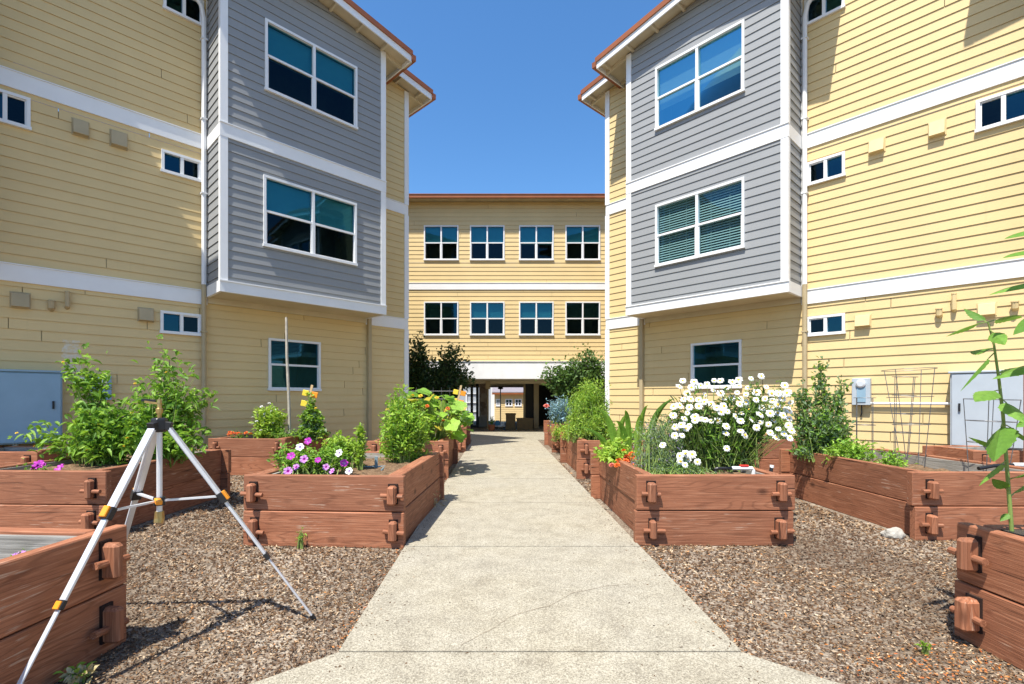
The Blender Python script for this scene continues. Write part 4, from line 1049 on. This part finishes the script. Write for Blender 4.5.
def broadleaf_mesh(mb, pos, dr, size, lobes=5, cup=.15, droop=.2, rng=random):
    d = Vector(dr).normalized(); upv = Vector((rng.gauss(0,.3), rng.gauss(-.25,.3), 1)); s = d.cross(upv).normalized(); u = s.cross(d).normalized(); P = Vector(pos)
    pts = []; n_ = 16
    for k in range(n_+1):
        a = -math.pi*.92 + 2*math.pi*.92*k/n_; r_ = size*.5*(1+.13*math.cos(lobes*a))*(.92+.16*rng.random()) 
        x = math.cos(a)*r_; y = math.sin(a)*r_; z = cup*size*(abs(y)/size) - droop*max(0, x)**2/size
        pts.append(P + d*(x+size*.38) + s*y + u*z)
    c = P + d*size*.30; i = len(mb.v); mb.v.append(tuple(c)); mb.v += [tuple(q) for q in pts]
    for k in range(n_): mb.f.append((i, i+1+k, i+2+k)); mb.mi.append(mb.cur)
def squash(label, x, y, z, n_, sx, sy, sz, size):
    root = thing('squash_plant', label, 'squash', (x, y, z)); lm = MB(); st = MB(); ym = MB(); dm2 = MB(); rr = random.Random(5)
    for k in range(n_):
        th = rr.uniform(0, 2*math.pi); q = rr.random()**.5; zz = sz*(.25+.75*rr.random())*(1-.3*q)
        e = Vector((sx*q*math.cos(th), sy*q*math.sin(th), zz)); d = Vector((math.cos(th)*.8+rr.gauss(0,.3), math.sin(th)*.5-.45, -.15+rr.gauss(0,.25)))
        broadleaf_mesh((lm, lm, dm2, dm2, lm, ym, lm)[rr.randrange(7)], e, d, size*rr.uniform(.6,1.15), 5, .2, .35, rr)
        b = Vector((e.x*.3, e.y*.3, 0)); st.tube([tuple(b), tuple(b.lerp(e,.5)+Vector((0,0,.08))), tuple(e)], .007, 5, False)
    st.build('stalks', 'green_stem', root); lm.build('foliage', 'leaf_bright', root); dm2.build('darker_foliage', 'leaf_mid', root); ym.build('faded_leaves', 'leaf_yellowed', root)  # leaf_mid leaves are a darker green, mixed in at random
    for k in range(9): add_flower(root, 'marigold', ('petal_orange' if k % 2 else 'petal_yellow',), (rr.uniform(-sx,sx)*.8, -sy*.6+rr.uniform(-.2,.2), sz*rr.uniform(.35,.9)), 1.3)
    return root
squash('sprawling squash plant with broad yellow green leaves beside the path', -1.20, 8.95, .55, 150, .66, .8, 1.02, .25)
lowg, _ = bush('leafy_bush', 'leafy green planting in the far left path bed', 'shrub', (-1.35, 13.2, .5), [(0,0,.25,.5,.7,.3)], 80, 14, .09, .05, 'leaf_bright', spread=.05, base_r=.4)

# daisy bed
dz, _ = bush('daisy_clump', 'tall clump of white shasta daisies filling the right path bed', 'daisies', (2.35, 5.35, .58), [(0.05,0,.33,.52,.38,.36,4), (.35,0,.58,.34,.3,.30,2.5), (-.25,.1,.5,.28,.3,.32,1.5)], 260, 18, .12, .019, 'leaf_dark', spread=.045, base_r=.28, extra=('leaf_mid', .75), up=.8)
heads = []
dl = random.Random(9)
cl = [(735,384,36,8,9,5.5), (762,396,28,14,15,5.2), (712,392,30,13,11,5.4), (745,411,36,11,15,5.1), (685,412,12,9,8,4.95), (683,428,9,8,7,4.85), (700,412,14,14,6,5.1), (775,425,18,14,10,5.0), (688,458,10,8,7,4.75), (752,428,26,9,5,4.95), (692,384,14,5,4,5.5), (724,448,5,5,1,4.8), (661,447,3,3,1,4.85), (779,405,12,16,8,5.2)]
for cx_, cy_, rx_, ry_, n_, yy in cl:
    for k in range(n_):
        for _try in range(12):
            px = cx_+dl.uniform(-1,1)*rx_; py = cy_+dl.uniform(-1,1)*ry_
            if all((px-h[0])**2+(py-h[1])**2 > 34 for h in heads): break
        heads.append((px, py, yy+dl.uniform(-.16,.16)))
pts = []
for px, py, yy in heads:
    q = Vector(pix(px, py, yy)) - Vector((2.35, 5.35, .58)); pts.append(q)
    add_flower(dz, 'daisy', ('petal_white','daisy_disc'), q, dl.uniform(.72,1.15), Vector((dl.gauss(-.25,.3), dl.gauss(-.9,.3), dl.uniform(.35,.9))))
stems_to(dz, pts, .0028)
lav, _ = bush('lavender', 'wispy grey green lavender at the left front of the daisy bed', 'lavender', (1.70, 5.05, .58), [(0,0,.12,.28,.3,.12,3), (0,.1,.42,.24,.3,.22,2.6)], 260, 16, .055, .010, 'leaf_grey', spread=.03, base_r=.24, up=1.0, extra=('leaf_purple', .10))
lav2, _ = bush('thyme', 'low fine leaved thyme spilling at the front corner of the daisy bed', 'herb', (1.80, 4.80, .58), [(0,0,.07,.27,.10,.06)], 110, 12, .03, .011, 'leaf_grey', spread=.02, base_r=.28, extra=('leaf_mid', .5))
def canna():
    root = thing('canna', 'canna with long upright dark green leaves behind the coral flowers', 'canna', (1.66, 6.2, .58)); lm = MB(); rr = random.Random(3)
    for (dx, dy, lean, h, wd) in ((-.17,0,-.16,.52,.10), (.02,.05,-.05,.50,.08), (.10,0,.02,.46,.09), (.27,.1,.20,.62,.10), (-.05,-.1,-.10,.40,.09), (-.25,0,-.28,.34,.10), (.16,.12,.05,.55,.07), (.33,0,.16,.42,.08), (-.1,.15,.06,.46,.08)):
        n_ = 9; prev = None; cs = []
        for k in range(n_+1):
            t = k/n_; c = Vector((dx+lean*1.7*t*t, dy-.10*t*t, 1.62*h*t*(1.1-.32*t*t))); hw = wd*.46*math.sin(math.pi*min(1, .12+t*.88))**.7*(1 if t < .98 else .1)
            cs.append((c + Vector((-hw, hw*.35, hw*.25)), c, c + Vector((hw, hw*.35, hw*.25))))
        i = len(lm.v)
        for a, b, c in cs: lm.v += [tuple(a), tuple(b), tuple(c)]
        for k in range(n_):
            for j in (0, 1): lm.f.append((i+3*k+j, i+3*k+j+1, i+3*k+4+j, i+3*k+3+j)); lm.mi.append(0)
    lm.build('leaves', 'leaf_mid', root)
canna()
co_, _ = bush('nasturtium', 'yellow green foliage with coral flowers hanging over the bed side', 'flower', (1.42, 5.9, .60), [(0,0,.16,.22,.3,.15,2), (-.1,-.2,.05,.15,.15,.1,1)], 60, 11, .075, .05, 'leaf_feather', spread=.04, base_r=.15)
for k in range(26): add_flower(co_, 'marigold', ('petal_orange' if k % 5 else 'petal_coral',), (.04+random.gauss(0,.07), -.25+random.uniform(-.2,.1), .05+random.gauss(0,.05)), 1.25)
# feathery bush bed
ff, _ = bush('feathery_bush', 'large feathery yellow green bush in the second right path bed', 'shrub', (1.68, 9.15, .56), [(0,0,.60,.46,.55,.42,4), (0,-.1,.25,.56,.7,.25,3), (.08,0,1.02,.26,.3,.20,1.2)], 300, 30, .07, .020, 'leaf_feather', spread=.05, base_r=.35, up=.8, extra=('leaf_mid', .4))
low, _ = bush('herb', 'low green herbs spilling over the far boards of the second right bed', 'herb', (1.55, 10.4, .5), [(0,0,.14,.25,.5,.14)], 60, 10, .06, .03, 'leaf_bright', base_r=.25, extra=('leaf_yellowed', .2))
low2, _ = bush('leafy_bush', 'leafy greens at the front of the second right bed', 'shrub', (2.3, 8.45, .55), [(0,0,.18,.5,.2,.16)], 70, 12, .07, .035, 'leaf_mid', base_r=.3)
bl, _ = bush('blue_shrub', 'powdery blue leaved plant in the farthest right path bed', 'shrub', (1.60, 12.55, .65), [(0,0,.42,.38,.4,.36)], 110, 18, .085, .036, 'leaf_blue', spread=.05, base_r=.2)
add_flower(bl, 'marigold', ('petal_coral',), (-.38, -.2, .52), 2.6)
low3, _ = bush('herb', 'ragged low planting at the near end of the farthest right bed', 'herb', (1.62, 12.2, .3), [(-.1,-.3,.3,.3,.5,.2)], 50, 10, .07, .04, 'leaf_bright', base_r=.25, extra=('leaf_yellowed', .25))
# right second row
sp, ends = bush('spiky_shrub', 'tall grey green leafy spikes at the left rear of the caged bed', 'shrub', (4.25, 6.45, .54), [(0,0,.45,.38,.28,.42,5), (.02,0,1.12,.04,.08,.24,.6), (.26,0,.88,.08,.1,.25,.7), (-.26,0,.85,.12,.1,.22,.8), (0,0,.15,.42,.3,.15,1.5)], 150, 26, .075, .033, 'leaf_grey', spread=.03, base_r=.22, up=1.0, extra=('leaf_mid', .5))
sp2, _ = bush('leafy_bush', 'fresh green leaves at the foot of the grey green spikes', 'shrub', (4.30, 6.0, .54), [(0,0,.16,.30,.22,.14)], 60, 12, .07, .035, 'leaf_bright', base_r=.2)
sp3, _ = bush('spiky_shrub', 'green leafy spikes by the wall behind the daisies', 'shrub', (4.95, 8.9, .54), [(0,0,.5,.5,.3,.5,3), (-.3,0,.95,.25,.1,.3,1.5), (.2,0,.95,.1,.1,.2,.6)], 90, 18, .075, .03, 'leaf_mid', spread=.04, base_r=.3, up=.9, extra=('leaf_grey', .4))
dd_, _ = bush('dry_stalks', 'dry straw coloured stalks hanging over the rear wall bed', 'dry plant', (4.25, 8.5, .60), [(0,-.1,.12,.35,.15,.08)], 40, 6, .16, .010, 'leaf_dry', stem_mat='bamboo', base_r=.2)
s1_, _ = bush('seedling', 'small green seedling under the wide topped cage', 'seedling', (4.60, 5.75, .53), [(0,0,.10,.17,.1,.08)], 26, 8, .06, .03, 'leaf_bright', base_r=.1, group='seedlings in the caged bed')
s2_, _ = bush('seedling', 'small green seedling beside the leafy bush in the caged bed', 'seedling', (4.55, 6.35, .53), [(0,0,.10,.20,.1,.08)], 26, 8, .06, .03, 'leaf_bright', base_r=.1, group='seedlings in the caged bed')
wd, _ = bush('weed', 'tiny bright green weed sprouting from the chips at the lower right', 'weed', (pix(925,655,2.58)[0], 2.58, .01), [(0,0,.02,.03,.03,.02)], 6, 2, .05, .022, 'leaf_bright', spread=.01, base_r=.01)
wd2, _ = bush('weed', 'thin weed growing against the front board of the petunia bed', 'weed', (-1.78, 4.42, .0), [(0,0,.12,.03,.02,.1)], 7, 5, .03, .015, 'leaf_bright', spread=.012, base_r=.02)
wd3, _ = bush('dry_plant', 'dried pale plant beside the path between two left beds', 'dry plant', (-.86, 6.05, .02), [(0,0,.06,.12,.25,.06)], 40, 8, .07, .014, 'leaf_dry', stem_mat='bamboo', base_r=.08)
wd4, _ = bush('weed', 'pale green weed at the bottom left edge near the tripod foot', 'weed', (pix(80,684,2.35)[0], 2.33, .0), [(0,0,.02,.06,.05,.02)], 12, 4, .06, .03, 'leaf_dry', spread=.01, base_r=.02, extra=('leaf_bright', .3))
dp, _ = bush('dry_stalks', 'withered flower spike at the left edge above the rear bed', 'dry plant', (-5.98, 6.75, .5), [(0,0,.25,.03,.03,.18)], 8, 10, .04, .014, 'leaf_purple', stem_mat='bamboo', spread=.02, base_r=.02)

# sunflower
def sunflower():
    root = thing('sunflower', 'tall young sunflower stalk with toothed broad leaves in the lower right bed', 'sunflower', (2.80, 2.60, .60)); rr = random.Random(4)
    B0 = Vector((2.80, 2.60, .60)); pp = [(1013,531), (1009,495), (1006,455), (1003,415), (999,380), (994,345), (988,322)]
    ax = [Vector(pix(px, py, 2.60)) - B0 for px, py in pp]; ax[0] = Vector((ax[0].x, 0, -.04))
    MB().tube([tuple(v) for v in ax], [.0095,.009,.008,.0075,.0065,.005,.004], 8).build('stem', 'green_stem', root)
    lm = MB(); pm = MB()
    def leaf(px0, py0, px1, py1, wd, dy=0):
        a = Vector(pix(px0, py0, 2.60)) - B0; b = Vector(pix(px1, py1, 2.60+dy)) - B0; d = b-a; L_ = d.length; d.normalize()
        base = a + d*L_*.22; pm.tube([tuple(a), tuple(base)], .003, 5, False)
        s = Vector((.15, -.9, .35)).cross(d).normalized(); s2 = d.cross(Vector((0,0,1))).normalized(); s = (s*.5*(1 if rr.random()<.5 else -1) + s2).normalized(); nrm = d.cross(s).normalized()
        n_ = 14; i = len(lm.v)
        for k in range(n_+1):
            t = k/n_; hw = wd*.54*(math.sin(math.pi*(t**.62))**.85 if t < 1 else 0)*(1+.14*(k % 2)); c = base + d*(L_*.78*t) + Vector((0,0,-1))*L_*.10*t*t
            lm.v += [tuple(c - s*hw + nrm*hw*.3), tuple(c), tuple(c + s*hw + nrm*hw*.3)]
        for k in range(n_):
            for j in (0,1): lm.f.append((i+3*k+j, i+3*k+j+1, i+3*k+4+j, i+3*k+3+j)); lm.mi.append(0)
    for q in ((988,322,946,330,.06,-.1),(988,322,1022,312,.06,.1),(990,325,964,305,.05,.15),(990,330,1005,342,.06,-.12),(996,350,970,348,.07,.2),(995,352,960,386,.06,-.05),
              (1000,378,1024,362,.07,.1),(1000,390,975,394,.08,-.2),(1001,398,1026,420,.09,-.15),(1003,420,994,455,.12,-.18),(1004,424,1034,440,.10,.1),(1006,452,968,434,.05,.1),
              (1007,460,979,480,.06,-.12),(1009,492,992,474,.05,-.1),(1009,498,1030,478,.05,.1),(1008,480,1032,470,.05,-.1),(1011,512,1000,520,.03,0)): leaf(*q)
    lm.build('leaves', 'leaf_sun', root); pm.build('leaf_stalks', 'green_stem', root)
    root = thing('sunflower', 'second taller sunflower mostly beyond the right edge, leaves reaching in at the top', 'sunflower', (2.90, 2.45, .60)); B0 = Vector((2.90, 2.45, .60))
    MB().tube([(0,0,-.04),(.01,0,.6),(-.02,0,1.2),(-.05,0,1.75)], [.014,.012,.009,.005], 8).build('stem', 'green_stem', root)
    lm = MB(); pm = MB()
    def leaf2(z0, dx, dy, dz, wd):
        a = Vector((-.03, 0, z0)); d = Vector((dx,dy,dz)); L_ = d.length; d.normalize(); base = a + d*L_*.25; pm.tube([tuple(a), tuple(base)], .003, 5, False)
        s = d.cross(Vector((0,-.4,1))).normalized(); nrm = d.cross(s); n_ = 9; i = len(lm.v)
        for k in range(n_+1):
            t = k/n_; hw = wd*.5*(math.sin(math.pi*(t**.7))**.85 if t < 1 else 0); c = base + d*(L_*.75*t) + Vector((0,0,-1))*L_*.15*t*t
            lm.v += [tuple(c - s*hw + nrm*hw*.3), tuple(c), tuple(c + s*hw + nrm*hw*.3)]
        for k in range(n_):
            for j in (0,1): lm.f.append((i+3*k+j, i+3*k+j+1, i+3*k+4+j, i+3*k+3+j)); lm.mi.append(0)
    for q in ((1.62,-.34,0,-.02,.10), (1.50,-.40,-.05,.0,.09), (1.36,-.32,.1,-.02,.09), (1.70,.3,0,.05,.1), (1.1,.35,0,0,.12), (1.22,-.40,-.1,-.10,.10), (.95,-.3,.1,-.05,.10), (.7,-.28,0,-.05,.1)): leaf2(*q)
    lm.build('leaves', 'leaf_sun', root); pm.build('leaf_stalks', 'green_stem', root)
sunflower()
# black liner visible round the sunflower pot
pot = thing('flower_pot', 'black nursery pot round the sunflower stem', 'flower pot', (2.82, 2.58, .50)); MB().tube([(0,0,0),(0,0,.14)], [.10,.12], 16).build('body', 'black_plastic', pot); MB().tube([(0,0,.135),(0,0,.15)], .128, 16).build('rim', 'black_plastic', pot)

# ------------------------------------------------------------------ trees before the centre block
def tree(label, x, y, h, blobs, nb, lpb, mat, L, W, tr=.06):
    root = thing('small_tree', label, 'tree', (x, y, 0), 0, 'small trees before the passage'); tk = MB(); rr = random.Random(int(x*10))
    P = []; D = []
    for k in range(3):
        a = k*2.1; e = (math.cos(a)*.3, math.sin(a)*.25, h*.6); tk.tube([(0,0,0),(e[0]*.3,e[1]*.3,h*.25),e], [tr, tr*.7, tr*.35], 7)
    wts = np.array([b[6] for b in blobs], float); wts /= wts.sum()
    br = MB()
    for i in range(nb):
        b = blobs[RNG.choice(len(blobs), p=wts)]; e = rnd_in(b[:3], b[3:6], 1, .45)[0]
        s0 = np.array([e[0]*.3, e[1]*.3, max(.3, e[2]*.5)]); m = (s0+e)/2 + np.array([0,0,.15])
        br.tube([tuple((1-t)**2*s0+2*t*(1-t)*m+t*t*e) for t in (0,.33,.66,1)], [.014,.010,.006,.003], 4, False)
        for t in .25+.8*RNG.random(lpb):
            q = (1-t)**2*s0+2*t*(1-t)*m+t*t*e; P.append(q+RNG.normal(0,.10,3)); D.append(RNG.normal(0,1,3)+(e-s0)/np.linalg.norm(e-s0))
    P = np.array(P); D = np.array(D); V, F_ = leaf_arrays(P, D, L*(.6+.7*RNG.random(len(P))), W*(.6+.7*RNG.random(len(P))))
    tk.build('trunk', 'bark', root, smooth=True); br.build('branches', 'bark', root); MB().arr(V, F_).build('crown', mat, root)
tree('dark leaved small tree on the left before the passage', -2.35, 16.4, 3.5, [(-.35,0,2.0,.95,.7,.85,4), (-.45,0,2.85,.55,.4,.55,1.5), (.75,0,2.25,.75,.6,.65,2.6), (.75,0,2.75,.45,.4,.4,.8), (-.35,0,3.35,.1,.1,.35,.25), (0,0,1.5,1.1,.7,.45,2), (1.2,0,2.1,.25,.3,.4,.5)], 270, 42, 'leaf_dark', .14, .075)
tree('lighter green small tree on the right before the passage', 2.75, 16.2, 3.2, [(-.1,0,2.15,.75,.6,.65,3), (-.75,0,2.1,.5,.4,.4,1.6), (.2,0,2.65,.4,.4,.4,1), (-.1,0,1.6,.8,.6,.4,2), (.6,0,2.3,.5,.5,.7,1.6)], 210, 40, 'leaf_tree', .14, .075)

# clutter in the passage
pt_ = thing('potted_plant', 'terracotta pot with a small plant beside the tan column', 'potted plant', ((491.5-VX)/FPX*20.6, 20.6, .03))
MB().tube([(0,0,0),(0,0,.2),(0,0,.24)], [.11,.15,.16], 12).build('pot', 'terracotta', pt_)
P = rnd_in((0,0,.38), (.13,.13,.2), 70); V, F_ = leaf_arrays(P, RNG.normal(0,1,(70,3))+[0,0,.8], .12, .04); MB().arr(V, F_).build('foliage', 'leaf_mid', pt_)
ct, = [thing('garden_cart', 'small white wheeled cart with blue bins beyond the pot', 'cart', ((500-VX)/FPX*21.5, 21.5, .03))]
MB().box(-.22,.22,-.15,.15,.12,.16).build('tray', 'pipe_white', ct); MB().box(-.2,-.02,-.12,.12,.16,.38).build('bin', 'blue_plastic', ct, bevel=.01); MB().box(.02,.2,-.12,.12,.16,.32).build('bin', 'pipe_white', ct, bevel=.01)
for x in (-.18,.18): MB().tube([(x,-.17,.06),(x,-.13,.06)], .06, 12).build('wheel', 'black_plastic', ct)
# stray chips kicked onto the concrete
def stray():
    P = []
    while len(P) < 520:
        y = RNG.uniform(2.1, 9); sd = RNG.random() < .5; d = abs(RNG.normal(0, .09)) if RNG.random() < .8 else RNG.uniform(0, .9)
        P.append(((PX0+d) if sd else (PX1-d), y, .031))
    P = np.array(P); V, F_ = leaf_arrays(P, RNG.normal(0,1,(len(P),3))*[1,1,.05], .016*(.5+RNG.random(len(P))), .008, 0)
    o = MB().arr(V, F_).build('stray_chips', 'chips'); tag(o, 'stray dark chips and crumbs scattered on the concrete path', 'wood chips', kind='stuff')
stray()
